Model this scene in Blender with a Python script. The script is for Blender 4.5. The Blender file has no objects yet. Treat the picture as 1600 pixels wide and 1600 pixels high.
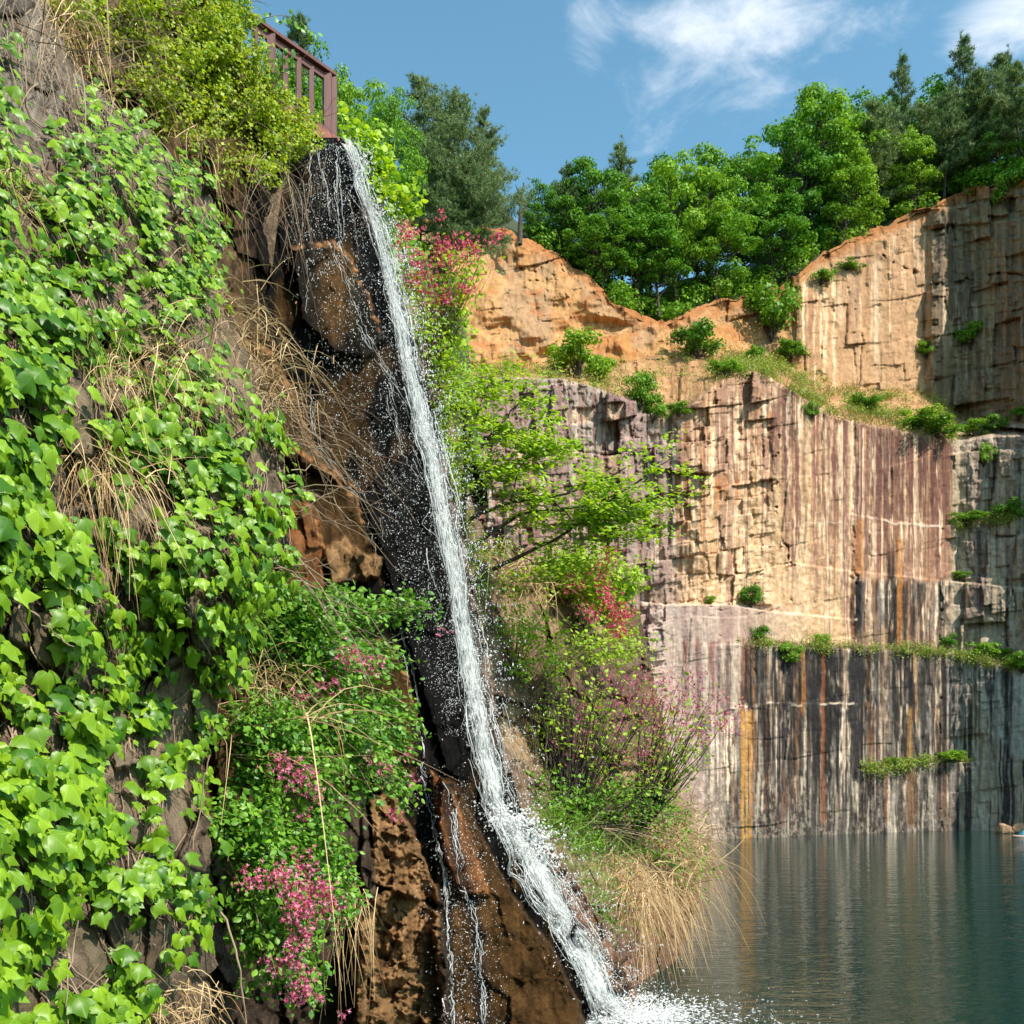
import bpy, math, random
import numpy as np
from mathutils import Vector

# ------------------------------------------------------------------ camera, sky, sun, exposure
S = bpy.context.scene
C = S.collection
CAMZ = 5.0
cam_d = bpy.data.cameras.new("camera"); cam = bpy.data.objects.new("camera", cam_d); C.objects.link(cam)
cam.location = (0, 0, CAMZ); cam.rotation_euler = (math.radians(90), 0, 0)
cam_d.lens = 36; cam_d.sensor_width = 36; cam_d.shift_y = 0.25
cam_d.clip_start = 0.1; cam_d.clip_end = 3000
S.camera = cam

SUN = np.array([0.54, -0.42, 0.75]); SUN /= np.linalg.norm(SUN)
sun_elev = math.asin(SUN[2])
sd = bpy.data.lights.new("sun", 'SUN'); sd.energy = 4.6; sd.angle = math.radians(0.5); sd.color = (1.0, 0.94, 0.83)
so = bpy.data.objects.new("sun", sd); C.objects.link(so)
so.rotation_euler = Vector(SUN).to_track_quat('Z', 'Y').to_euler(); so.location = (30, -20, 60)

W = bpy.data.worlds.new("World"); S.world = W; W.use_nodes = True
nt = W.node_tree; nt.nodes.clear()
def N(t, kind, **kw):
    n = t.nodes.new(kind)
    for k, v in kw.items(): setattr(n, k, v)
    return n
sky = N(nt, 'ShaderNodeTexSky', sky_type='NISHITA', sun_disc=False)
sky.sun_elevation = sun_elev; sky.sun_rotation = math.atan2(SUN[0], SUN[1])
sky.air_density = 1.0; sky.dust_density = 0.9; sky.ozone_density = 1.4
tint = N(nt, 'ShaderNodeMix', data_type='RGBA', blend_type='MULTIPLY'); tint.inputs[0].default_value = 1
tint.inputs[7].default_value = (0.80, 1.15, 1.05, 1)
nt.links.new(sky.outputs[0], tint.inputs[6])
tc = N(nt, 'ShaderNodeTexCoord')
# clouds: soft banks, each around its own direction, broken up by noise
def blob(px, py, wx, wy):
    d = np.array([(px-800)/1600, 1, (1200-py)/1600]); d /= np.linalg.norm(d)
    sub = N(nt, 'ShaderNodeVectorMath', operation='SUBTRACT'); sub.inputs[1].default_value = tuple(d)
    nt.links.new(tc.outputs['Generated'], sub.inputs[0])
    mul = N(nt, 'ShaderNodeVectorMath', operation='MULTIPLY'); mul.inputs[1].default_value = (1/wx, 0.7/wx, 1/wy)
    nt.links.new(sub.outputs[0], mul.inputs[0])
    ln = N(nt, 'ShaderNodeVectorMath', operation='LENGTH'); nt.links.new(mul.outputs[0], ln.inputs[0])
    mr = N(nt, 'ShaderNodeMapRange', interpolation_type='SMOOTHSTEP')
    mr.inputs[1].default_value = 1; mr.inputs[2].default_value = 0; mr.inputs[3].default_value = 0; mr.inputs[4].default_value = 1
    nt.links.new(ln.outputs['Value'], mr.inputs[0]); return mr.outputs[0]
def madd(a, b, op='ADD', clamp=False):
    m = N(nt, 'ShaderNodeMath', operation=op, use_clamp=clamp)
    for i, v in enumerate((a, b)):
        if isinstance(v, (int, float)): m.inputs[i].default_value = v
        else: nt.links.new(v, m.inputs[i])
    return m.outputs[0]
acc = None
for (px, py, wx, wy, g) in [(1200, 25, .17, .055, 1.0), (1330, 45, .085, .035, .8), (1250, 88, .06, .02, .65), (1600, 20, .09, .05, 1.0),
                            (915, 70, .05, .06, .62), (1150, 130, .17, .075, .66), (1000, 10, .12, .03, .35), (1430, 10, .14, .03, .35)]:
    b = madd(blob(px, py, wx, wy), g, 'MULTIPLY')
    acc = b if acc is None else madd(acc, b, 'MAXIMUM')
mp = N(nt, 'ShaderNodeMapping'); mp.inputs['Scale'].default_value = (7, 7, 14); mp.inputs['Rotation'].default_value = (0.0, 0.35, 0.0)
nt.links.new(tc.outputs['Generated'], mp.inputs[0])
cn = N(nt, 'ShaderNodeTexNoise'); cn.inputs['Scale'].default_value = 1.5; cn.inputs['Detail'].default_value = 9; cn.inputs['Roughness'].default_value = .62
cn.inputs['Distortion'].default_value = 0.5
nt.links.new(mp.outputs[0], cn.inputs[0])
den = madd(acc, madd(madd(cn.outputs[0], .53, 'SUBTRACT'), 2.3, 'MULTIPLY'), 'ADD')
cr = N(nt, 'ShaderNodeMapRange', interpolation_type='SMOOTHSTEP'); cr.inputs[1].default_value = .28; cr.inputs[2].default_value = 1.35
nt.links.new(den, cr.inputs[0])
cm = N(nt, 'ShaderNodeMix', data_type='RGBA'); cm.inputs[7].default_value = (4.6, 5.0, 5.5, 1)
nt.links.new(cr.outputs[0], cm.inputs[0]); nt.links.new(tint.outputs[2], cm.inputs[6])
bg = N(nt, 'ShaderNodeBackground'); bg.inputs[1].default_value = 0.15
nt.links.new(cm.outputs[2], bg.inputs[0])
wo = N(nt, 'ShaderNodeOutputWorld'); nt.links.new(bg.outputs[0], wo.inputs[0])
S.view_settings.view_transform = 'Standard'; S.view_settings.look = 'None'
S.view_settings.exposure = 0.55; S.view_settings.gamma = 1; S.view_settings.use_curve_mapping = False
S.cycles.max_bounces = 6; S.cycles.transparent_max_bounces = 12; S.cycles.caustics_reflective = False; S.cycles.caustics_refractive = False

# ------------------------------------------------------------------ helpers
random.seed(7); R = np.random.default_rng(11)
def P(px, py, d):
    """world point (arrays allowed) seen at photo pixel px,py at distance d along +Y"""
    px, py, d = np.broadcast_arrays(np.asarray(px, float), np.asarray(py, float), np.asarray(d, float))
    return np.stack([(px-800)/1600*d, d, CAMZ+(1200-py)/1600*d], -1)
def itp(x, pts):
    p = np.array(pts, float); return np.interp(x, p[:, 0], p[:, 1])
def sst(a, b, x):
    t = np.clip((x-a)/(b-a), 0, 1); return t*t*(3-2*t)
def nrm(v):
    return v/np.maximum(np.linalg.norm(v, axis=-1, keepdims=True), 1e-9)
def hsh(ix, iy, seed):
    h = (ix.astype(np.int64)*374761393+iy.astype(np.int64)*668265263+seed*1442695041) & 0xffffffff
    h = ((h ^ (h >> 13))*1274126177) & 0xffffffff
    h = ((h ^ (h >> 16))*2246822519) & 0xffffffff
    return ((h ^ (h >> 15)) & 0xffffff)/float(0x1000000)
def vn(x, y, seed=0):
    ix, iy = np.floor(x), np.floor(y); fx, fy = x-ix, y-iy
    fx = fx*fx*(3-2*fx); fy = fy*fy*(3-2*fy)
    a, b = hsh(ix, iy, seed), hsh(ix+1, iy, seed); c, d = hsh(ix, iy+1, seed), hsh(ix+1, iy+1, seed)
    return (a*(1-fx)+b*fx)*(1-fy)+(c*(1-fx)+d*fx)*fy
def fbm(x, y, o=4, seed=0, g=.5):
    s, a, t = 0, 1, 0
    for k in range(o):
        s = s+a*vn(x*2**k+17.3*k, y*2**k-9.1*k, seed+k); t += a; a *= g
    return s/t
def voro(x, y, seed=0, sq=0):
    """nearest jittered cell: its random values, the offset to its centre and F2-F1"""
    ix, iy = np.floor(x), np.floor(y)
    f1 = np.full(x.shape, 9.); f2 = np.full(x.shape, 9.); cx = np.zeros(x.shape); cy = np.zeros(x.shape); bx = np.zeros(x.shape); by = np.zeros(x.shape)
    for dx in (-1, 0, 1):
        for dy in (-1, 0, 1):
            jx, jy = ix+dx, iy+dy
            qx, qy = jx+.1+.8*hsh(jx, jy, seed), jy+.1+.8*hsh(jx, jy, seed+1)
            d = np.maximum(np.abs(qx-x), np.abs(qy-y)) if sq else np.hypot(qx-x, qy-y); m = d < f1
            f2 = np.where(m, f1, np.minimum(f2, d)); f1 = np.where(m, d, f1)
            cx = np.where(m, qx, cx); cy = np.where(m, qy, cy); bx = np.where(m, jx, bx); by = np.where(m, jy, by)
    return hsh(bx, by, seed+2), hsh(bx, by, seed+3), hsh(bx, by, seed+4), x-cx, y-cy, f2-f1
def bricks(x, y, seed):
    """jointed blocks: uneven courses cut by uneven upright joints"""
    x = x+y*(.10 if seed % 2 else -.16)+.12*(vn(x*1.5, y*1.5, seed+7)-.5); y = y+x*.10+.14*(vn(x*1.3, y*1.3, seed+8)-.5)
    iy = np.floor(y); fy = y-iy; cut = .25+.5*hsh(iy, iy*0+3, seed+9); up_ = fy > cut; iy = iy*2+up_; dy = np.where(up_, fy-(1+cut)/2, fy-cut/2); ey = np.minimum(np.abs(fy-cut), np.minimum(fy, 1-fy))
    wj = .6+.9*hsh(iy, iy*0+5, seed+10); xx = x/wj+9*hsh(iy, iy*0+6, seed+11); ix = np.floor(xx); fx = xx-ix; cx = .2+.6*hsh(ix, iy, seed+12); rt = fx > cx; ix = ix*2+rt
    dx = np.where(rt, fx-(1+cx)/2, fx-cx/2)*wj; ex = np.minimum(np.abs(fx-cx), np.minimum(fx, 1-fx))*wj
    return hsh(ix, iy, seed+2), hsh(ix, iy, seed+3), hsh(ix, iy, seed+4), dx, dy, np.minimum(ex, ey)
def facets(x, y, amp, tilt, seed, sq=0):
    r1, r2, r3, dx, dy, e = bricks(x, y, seed) if sq else voro(x, y, seed)
    return amp*(r1-.5)+tilt*((r2-.5)*dx+(r3-.5)*dy), r1, e
def sdpoly(x, y, poly):
    """signed distance to a polygon, negative inside"""
    p = np.array(poly, float); d = np.full(x.shape, 1e18); ins = np.zeros(x.shape, bool)
    for i in range(len(p)):
        a, b = p[i], p[(i+1) % len(p)]; ex, ey = b-a; wx, wy = x-a[0], y-a[1]
        t = np.clip((wx*ex+wy*ey)/(ex*ex+ey*ey), 0, 1); d = np.minimum(d, (wx-ex*t)**2+(wy-ey*t)**2)
        c = (a[1] > y) != (b[1] > y)
        if ey != 0: ins ^= c & (x < ex*(y-a[1])/ey+a[0])
    d = np.sqrt(d); return np.where(ins, -d, d)
def mix(a, b, t):
    return a+(b-a)*t[..., None]

class MB:
    def __init__(s): s.v, s.f, s.n, s.c = [], [], 0, []
    def add(s, v, f, col=None):
        v = np.asarray(v, float).reshape(-1, 3); f = np.asarray(f, int)
        s.v.append(v); s.f.append(f+s.n); s.n += len(v)
        if col is not None: s.c.append(np.broadcast_to(np.asarray(col, float), (len(v), 3)))
    def build(s, name, mat, parent=None, loc=(0, 0, 0), smooth=True):
        me = bpy.data.meshes.new(name)
        if s.n:
            V = np.concatenate(s.v)-np.asarray(loc, float)
            me.vertices.add(len(V)); me.vertices.foreach_set('co', V.astype(np.float32).ravel())
            lp = np.concatenate([f.ravel() for f in s.f]); tot = np.concatenate([np.full(len(f), f.shape[1]) for f in s.f])
            me.loops.add(len(lp)); me.loops.foreach_set('vertex_index', lp.astype(np.int32))
            me.polygons.add(len(tot)); st = np.concatenate([[0], np.cumsum(tot)[:-1]])
            me.polygons.foreach_set('loop_start', st.astype(np.int32)); me.polygons.foreach_set('loop_total', tot.astype(np.int32))
            me.polygons.foreach_set('use_smooth', np.full(len(tot), smooth))
            if s.c:
                at = me.attributes.new('Col', 'FLOAT_COLOR', 'POINT'); cc = np.concatenate(s.c)
                at.data.foreach_set('color', np.concatenate([cc, np.ones((len(cc), 1))], 1).astype(np.float32).ravel())
            me.update(calc_edges=True); me.validate()
        o = bpy.data.objects.new(name, me); C.objects.link(o); me.materials.append(mat)
        if parent is not None: o.parent = parent
        else: o.location = loc
        return o
def tag(o, label=None, cat=None, group=None, kind=None):
    if label: o['label'] = label
    if cat: o['category'] = cat
    if group: o['group'] = group
    if kind: o['kind'] = kind
    return o
def empty(name, loc, label, cat, group=None):
    o = bpy.data.objects.new(name, None); C.objects.link(o); o.location = tuple(float(v) for v in loc); o.empty_display_size = .2
    return tag(o, label, cat, group)
def tube(mb, pts, r0, r1, n=5, col=None):
    pts = np.asarray(pts, float); k = len(pts); rr = np.linspace(r0, r1, k)
    t = nrm(np.gradient(pts, axis=0)); up = np.where(np.abs(t[:, 2:3]) > .9, [[1., 0, 0]], [[0, 0, 1.]])
    a = nrm(np.cross(t, up)); b = np.cross(t, a); th = np.arange(n)*2*math.pi/n
    v = pts[:, None]+rr[:, None, None]*(np.cos(th)[None, :, None]*a[:, None]+np.sin(th)[None, :, None]*b[:, None])
    i = np.arange(k-1)[:, None]*n; j = np.arange(n)[None]; q = (j+1) % n
    mb.add(v, np.stack([i+j, i+q, i+n+q, i+n+j], -1).reshape(-1, 4), col)
def bez(a, c, b, n=8, wob=0):
    t = np.linspace(0, 1, n)[:, None]; p = (1-t)**2*a+2*t*(1-t)*c+t*t*b
    if wob:
        w = R.normal(0, wob, (n, 3)); w[0] = w[-1] = 0; p = p+w
    return p
def frames(nv, tip):
    z = nrm(nv); y = nrm(tip-np.sum(tip*z, -1, keepdims=True)*z); return np.stack([np.cross(y, z), y, z], 1)
def place(mb, tmpl, pos, fr, sc, tc=None):
    tv, tf = tmpl; n, k = len(pos), len(tv)
    if n == 0: return
    sc = np.asarray(sc, float)
    sc = sc[:, None, None] if sc.ndim == 1 else sc[:, None, :]
    v = np.einsum('nka,nab->nkb', tv[None]*sc, fr)+pos[:, None]
    mb.add(v, (np.arange(n)[:, None, None]*k+tf[None]).reshape(-1, tf.shape[1]), None if tc is None else np.tile(tc, (n, 1)))
def grow(vec_n, n, up=.35, rnd=.6): return nrm(vec_n+np.array([0, 0, up])+R.normal(0, rnd, (n, 3)))
def rdir(n): return nrm(R.normal(size=(n, 3)))

def T(v, f): return np.array(v, float), np.array(f, int)
def fold(v, a, b, c=0):
    v = np.array(v, float); z = -a*np.abs(v[:, 0])-b*np.maximum(v[:, 1], 0)**2+c*np.sin(v[:, 1]*6)*.05
    return np.stack([v[:, 0], v[:, 1], z], 1)
_h = [(.13, -.10), (.30, -.08), (.46, .06), (.58, .26), (.70, .50), (.50, .50), (.36, .55), (.27, .70), (.12, .88)]
_iv = [(0, .06), (0, .45), (0, 1.04), (.34, .22)]+_h+[(-.34, .22)]+[(-a, b) for a, b in _h]
def _half(o, m, flip):
    t = [(0, o, m), (o, o+1, m), (o+1, o+2, m), (o+2, o+3, m), (o+3, o+4, m), (o+4, o+5, m), (o+5, o+6, m), (o+6, 1, m), (1, 0, m), (o+6, o+7, 1), (o+7, o+8, 1), (o+8, 2, 1)]
    return [q[::-1] for q in t] if flip else t
IVY = (fold(_iv, .30, .24, 1), np.array(_half(4, 3, 0)+_half(14, 13, 1)))
IVY[0][:, 2] += .05*np.cos(IVY[0][:, 0]*9)
IVYC = np.stack([IVY[0][:, 0], IVY[0][:, 1], 0*IVY[0][:, 0]], 1)
LEAF = (fold([(0, 0), (.27, .25), (.31, .55), (0, 1), (-.31, .55), (-.27, .25), (0, .5)], .35, .2),
        np.array([(0, 1, 6), (1, 2, 6), (2, 3, 6), (3, 4, 6), (4, 5, 6), (5, 0, 6)]))
ROUND = (fold([(0, 0), (.38, .2), (.46, .55), (.2, .9), (0, 1.05), (-.2, .9), (-.46, .55), (-.38, .2), (0, .5)], .25, .2),
         np.array([(i, (i+1) % 8, 8) for i in range(8)]))
SPRIG = (fold([(0, 0), (.45, .45), (0, 1), (-.45, .45)], .3, .25), np.array([(0, 1, 2), (0, 2, 3)]))
NEEDLE = (np.array([(-.05, 0, 0), (.05, 0, 0), (0, 1, .0)]), np.array([(0, 1, 2)]))
OCT = (np.array([(1, 0, 0), (-1, 0, 0), (0, 1, 0), (0, -1, 0), (0, 0, 1), (0, 0, -1)], float),
       np.array([(0, 2, 4), (2, 1, 4), (1, 3, 4), (3, 0, 4), (2, 0, 5), (1, 2, 5), (3, 1, 5), (0, 3, 5)]))
_a = np.arange(5)*2*math.pi/5
FLOWER = (np.concatenate([[(0, 0, 0)], np.stack([.22*np.cos(_a), .22*np.sin(_a), 0*_a+.75], 1), np.stack([.6*np.cos(_a+.6), .6*np.sin(_a+.6), 0*_a+1], 1)]),
          np.array([(0, 1+i, 1+(i+1) % 5) for i in range(5)]+[(1+i, 6+i, 1+(i+1) % 5) for i in range(5)]))

# ------------------------------------------------------------------ materials
def newmat(name):
    m = bpy.data.materials.new(name); m.use_nodes = True; t = m.node_tree; t.nodes.clear()
    o = N(t, 'ShaderNodeOutputMaterial'); return m, t, o
def leafmat(name, c0, c1, rough=.45, trans=.35, spec=.5, objvar=0, veins=0):
    m, t, o = newmat(name); g = N(t, 'ShaderNodeNewGeometry'); rp = N(t, 'ShaderNodeValToRGB')
    rp.color_ramp.elements[0].color = (*c0, 1); rp.color_ramp.elements[1].color = (*c1, 1)
    t.links.new(g.outputs['Random Per Island'], rp.inputs[0]); col = rp.outputs[0]
    if veins:   # pale ribs fanning from the leaf base to its lobes; leaf coordinates sit in 'Col'
        at = N(t, 'ShaderNodeAttribute', attribute_name='Col'); sp = N(t, 'ShaderNodeSeparateXYZ'); t.links.new(at.outputs['Vector'], sp.inputs[0])
        def mth(op, a, b=0.):
            q = N(t, 'ShaderNodeMath', operation=op)
            for i_, v_ in enumerate((a, b)):
                if isinstance(v_, (int, float)): q.inputs[i_].default_value = v_
                else: t.links.new(v_, q.inputs[i_])
            return q.outputs[0]
        ax = mth('ABSOLUTE', sp.outputs[0]); an = mth('ARCTAN2', ax, mth('ADD', sp.outputs[1], .02))
        rr_ = mth('SQRT', mth('ADD', mth('MULTIPLY', ax, ax), mth('MULTIPLY', sp.outputs[1], sp.outputs[1])))
        d1 = mth('ABSOLUTE', mth('MULTIPLY', an, rr_)); d2 = mth('ABSOLUTE', mth('MULTIPLY', mth('SUBTRACT', an, .93), rr_)); dm = mth('MINIMUM', d1, d2)
        sec = mth('ABSOLUTE', mth('SINE', mth('MULTIPLY', mth('SUBTRACT', sp.outputs[1], mth('MULTIPLY', ax, .8)), 19.)))
        mr = N(t, 'ShaderNodeMapRange'); mr.inputs[1].default_value = .012; mr.inputs[2].default_value = .035; mr.inputs[3].default_value = 1.22; mr.inputs[4].default_value = 1.0; t.links.new(dm, mr.inputs[0])
        m3 = N(t, 'ShaderNodeMapRange'); m3.inputs[1].default_value = 0; m3.inputs[2].default_value = .35; m3.inputs[3].default_value = 1.12; m3.inputs[4].default_value = .97; t.links.new(sec, m3.inputs[0])
        sc_ = N(t, 'ShaderNodeVectorMath', operation='SCALE'); t.links.new(col, sc_.inputs[0]); t.links.new(mth('MULTIPLY', mr.outputs[0], m3.outputs[0]), sc_.inputs['Scale']); col = sc_.outputs[0]
    if objvar:
        oi = N(t, 'ShaderNodeObjectInfo'); hs = N(t, 'ShaderNodeHueSaturation'); mr = N(t, 'ShaderNodeMapRange')
        mr.inputs[3].default_value = 1-objvar; mr.inputs[4].default_value = 1+objvar; t.links.new(oi.outputs['Random'], mr.inputs[0])
        t.links.new(mr.outputs[0], hs.inputs['Value']); t.links.new(col, hs.inputs['Color'])
        m2 = N(t, 'ShaderNodeMapRange'); m2.inputs[3].default_value = .5+.018*(objvar/.25); m2.inputs[4].default_value = .5-.018*(objvar/.25)
        t.links.new(oi.outputs['Random'], m2.inputs[0]); t.links.new(m2.outputs[0], hs.inputs['Hue']); col = hs.outputs[0]
    p = N(t, 'ShaderNodeBsdfPrincipled'); p.inputs['Roughness'].default_value = rough; p.inputs['Specular IOR Level'].default_value = spec
    t.links.new(col, p.inputs['Base Color'])
    tr = N(t, 'ShaderNodeBsdfTranslucent'); hs = N(t, 'ShaderNodeMix', data_type='RGBA', blend_type='MULTIPLY'); hs.inputs[0].default_value = 1
    hs.inputs[7].default_value = (1.25, 1.2, .5, 1); t.links.new(col, hs.inputs[6]); t.links.new(hs.outputs[2], tr.inputs[0])
    mx = N(t, 'ShaderNodeMixShader'); mx.inputs[0].default_value = trans
    t.links.new(p.outputs[0], mx.inputs[1]); t.links.new(tr.outputs[0], mx.inputs[2]); t.links.new(mx.outputs[0], o.inputs[0]); return m
def vcmat(name, rough=.85, scale=6., bump=.25, bscale=None, var=.35, wet=False, stretch=(1, 1, 1), crack=0):
    """rock: vertex colours carry the stains, noise adds grain and bumps"""
    m, t, o = newmat(name); a = N(t, 'ShaderNodeAttribute', attribute_name='Col'); tcn = N(t, 'ShaderNodeTexCoord')
    n1 = N(t, 'ShaderNodeTexNoise'); n1.inputs['Scale'].default_value = scale; n1.inputs['Detail'].default_value = 8; n1.inputs['Roughness'].default_value = .7
    mpn = N(t, 'ShaderNodeMapping'); mpn.inputs['Scale'].default_value = stretch; t.links.new(tcn.outputs['Object'], mpn.inputs[0]); t.links.new(mpn.outputs[0], n1.inputs[0])
    mr = N(t, 'ShaderNodeMapRange'); mr.inputs[1].default_value = .25; mr.inputs[2].default_value = .75; mr.inputs[3].default_value = 1-var; mr.inputs[4].default_value = 1+var
    t.links.new(n1.outputs[0], mr.inputs[0])
    mu = N(t, 'ShaderNodeVectorMath', operation='SCALE'); t.links.new(a.outputs['Color'], mu.inputs[0]); t.links.new(mr.outputs[0], mu.inputs['Scale'])
    p = N(t, 'ShaderNodeBsdfPrincipled'); p.inputs['Roughness'].default_value = rough; p.inputs['Specular IOR Level'].default_value = .06 if wet else .3
    t.links.new(mu.outputs[0], p.inputs['Base Color'])
    if wet:
        rr = N(t, 'ShaderNodeMapRange'); rr.inputs[1].default_value = .02; rr.inputs[2].default_value = .2; rr.inputs[3].default_value = .33; rr.inputs[4].default_value = .85
        t.links.new(a.outputs['Fac'], rr.inputs[0]); t.links.new(rr.outputs[0], p.inputs['Roughness'])
    n2 = N(t, 'ShaderNodeTexNoise'); n2.inputs['Scale'].default_value = bscale or scale*2.2; n2.inputs['Detail'].default_value = 10; n2.inputs['Roughness'].default_value = .74
    t.links.new(tcn.outputs['Object'], n2.inputs[0])
    hgt = n2.outputs[0]
    if crack:
        wv = N(t, 'ShaderNodeVectorMath', operation='MULTIPLY_ADD'); wv.inputs[1].default_value = (.5, .5, .5); t.links.new(n1.outputs['Color'], wv.inputs[0]); t.links.new(tcn.outputs['Object'], wv.inputs[2])
        ms = N(t, 'ShaderNodeMapping'); ms.inputs['Scale'].default_value = (1, 1, .6); t.links.new(wv.outputs[0], ms.inputs[0])
        vo = N(t, 'ShaderNodeTexVoronoi', feature='DISTANCE_TO_EDGE'); vo.inputs['Scale'].default_value = crack; t.links.new(ms.outputs[0], vo.inputs['Vector'])
        vr = N(t, 'ShaderNodeMapRange'); vr.inputs[1].default_value = 0; vr.inputs[2].default_value = .05; vr.inputs[3].default_value = -.45; vr.inputs[4].default_value = 0; t.links.new(vo.outputs['Distance'], vr.inputs[0])
        ad = N(t, 'ShaderNodeMath', operation='ADD'); t.links.new(n2.outputs[0], ad.inputs[0]); t.links.new(vr.outputs[0], ad.inputs[1]); hgt = ad.outputs[0]
    bp = N(t, 'ShaderNodeBump'); bp.inputs['Strength'].default_value = .9; bp.inputs['Distance'].default_value = bump
    t.links.new(hgt, bp.inputs['Height']); t.links.new(bp.outputs[0], p.inputs['Normal'])
    t.links.new(p.outputs[0], o.inputs[0]); return m
def plain(name, c, rough=.7, c2=None, scale=8., bump=0., stretch=(1, 1, 1), island=False):
    m, t, o = newmat(name); p = N(t, 'ShaderNodeBsdfPrincipled'); p.inputs['Roughness'].default_value = rough
    rp = N(t, 'ShaderNodeValToRGB'); rp.color_ramp.elements[0].color = (*c, 1); rp.color_ramp.elements[1].color = (*(c2 or c), 1)
    rp.color_ramp.elements[0].position = .3; rp.color_ramp.elements[1].position = .7
    if island:
        g = N(t, 'ShaderNodeNewGeometry'); t.links.new(g.outputs['Random Per Island'], rp.inputs[0])
    else:
        tcn = N(t, 'ShaderNodeTexCoord'); mpn = N(t, 'ShaderNodeMapping'); mpn.inputs['Scale'].default_value = stretch
        t.links.new(tcn.outputs['Object'], mpn.inputs[0]); n1 = N(t, 'ShaderNodeTexNoise'); n1.inputs['Scale'].default_value = scale; n1.inputs['Detail'].default_value = 6
        t.links.new(mpn.outputs[0], n1.inputs[0]); t.links.new(n1.outputs[0], rp.inputs[0])
        if bump:
            bp = N(t, 'ShaderNodeBump'); bp.inputs['Distance'].default_value = bump; t.links.new(n1.outputs[0], bp.inputs['Height']); t.links.new(bp.outputs[0], p.inputs['Normal'])
    t.links.new(rp.outputs[0], p.inputs['Base Color']); t.links.new(p.outputs[0], o.inputs[0]); return m

M_far = vcmat('quarry_rock', .9, 1.6, .14, 2.8, .30, stretch=(2.2, 2.2, .45))
M_near = vcmat('cliff_rock', .9, 3.5, .09, 7., .5, crack=1.6)
M_wet = vcmat('wet_rock', .5, 3.5, .15, 7., .65, wet=True, crack=.9)
M_soil = plain('hill_soil', (.05, .045, .02), .95, (.03, .055, .015), .6)
M_ivy = leafmat('ivy_leaf', (.05, .15, .006), (.27, .43, .018), .42, .30, .42, 0, 1)
M_yellow = leafmat('yellow_leaf', (.17, .30, .012), (.50, .56, .03), .5, .42)
M_lime = leafmat('lime_leaf', (.22, .40, .015), (.50, .66, .05), .55, .45)
M_weig = leafmat('weigela_leaf', (.055, .18, .012), (.23, .44, .035), .45, .3)
M_broad = leafmat('broadleaf', (.08, .21, .016), (.23, .43, .035), .6, .35, .25, .25)
M_pine = leafmat('pine_needle', (.09, .15, .055), (.25, .33, .13), .6, .15, .3, .2)
M_shr = leafmat('ledge_leaf', (.08, .21, .012), (.25, .45, .03), .5, .35, .4, .25)
M_pink = leafmat('pink_petal', (.55, .06, .20), (.88, .34, .50), .5, .35)
M_red = leafmat('crimson_petal', (.62, .035, .17), (.88, .22, .38), .5, .35)
M_dry = plain('dry_blade', (.30, .16, .06), .8, (.70, .48, .25), island=True)
M_grass = leafmat('green_blade', (.10, .22, .02), (.26, .38, .05), .5, .3)
M_twig = plain('dry_twig', (.16, .10, .06), .85, (.34, .24, .16), island=True)
M_bark = plain('bark', (.035, .026, .02), .9, (.10, .075, .055), 6., .02)
M_wood = plain('maroon_wood', (.105, .030, .024), .55, (.15, .048, .038), 5., .002, (6, 6, .6))
M_deck = plain('red_deck_wood', (.22, .055, .035), .6, (.30, .09, .055), 5., .002)
M_boul = plain('shore_stone', (.34, .17, .085), .9, (.58, .36, .21), 3., .05)

# water of the fall: bright broken white water
m, t, o = newmat('white_water'); p = N(t, 'ShaderNodeBsdfPrincipled'); p.inputs['Base Color'].default_value = (.93, .92, .91, 1); p.inputs['Roughness'].default_value = .3
tr = N(t, 'ShaderNodeBsdfTranslucent'); tr.inputs[0].default_value = (.9, .9, .9, 1); mx = N(t, 'ShaderNodeMixShader'); mx.inputs[0].default_value = .35
t.links.new(p.outputs[0], mx.inputs[1]); t.links.new(tr.outputs[0], mx.inputs[2]); t.links.new(mx.outputs[0], o.inputs[0]); M_drop = m
m, t, o = newmat('water_veil'); uv = N(t, 'ShaderNodeAttribute', attribute_name='Col')
mpn = N(t, 'ShaderNodeMapping'); mpn.inputs['Scale'].default_value = (8, .9, 1); t.links.new(uv.outputs['Vector'], mpn.inputs[0])
n1 = N(t, 'ShaderNodeTexNoise'); n1.inputs['Scale'].default_value = 3.5; n1.inputs['Detail'].default_value = 8; n1.inputs['Roughness'].default_value = .75; t.links.new(mpn.outputs[0], n1.inputs[0])
sx = N(t, 'ShaderNodeSeparateXYZ'); t.links.new(uv.outputs['Vector'], sx.inputs[0])
mm = N(t, 'ShaderNodeMath', operation='ADD'); t.links.new(n1.outputs[0], mm.inputs[0]); t.links.new(sx.outputs[2], mm.inputs[1])
mr = N(t, 'ShaderNodeMapRange'); mr.inputs[1].default_value = .52; mr.inputs[2].default_value = .74; mr.inputs[4].default_value = .80; t.links.new(mm.outputs[0], mr.inputs[0])
p = N(t, 'ShaderNodeBsdfPrincipled'); p.inputs['Base Color'].default_value = (.92, .92, .91, 1); p.inputs['Roughness'].default_value = .3
tp = N(t, 'ShaderNodeBsdfTransparent'); mx = N(t, 'ShaderNodeMixShader'); t.links.new(mr.outputs[0], mx.inputs[0])
t.links.new(tp.outputs[0], mx.inputs[1]); t.links.new(p.outputs[0], mx.inputs[2]); t.links.new(mx.outputs[0], o.inputs[0]); M_veil = m

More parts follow.
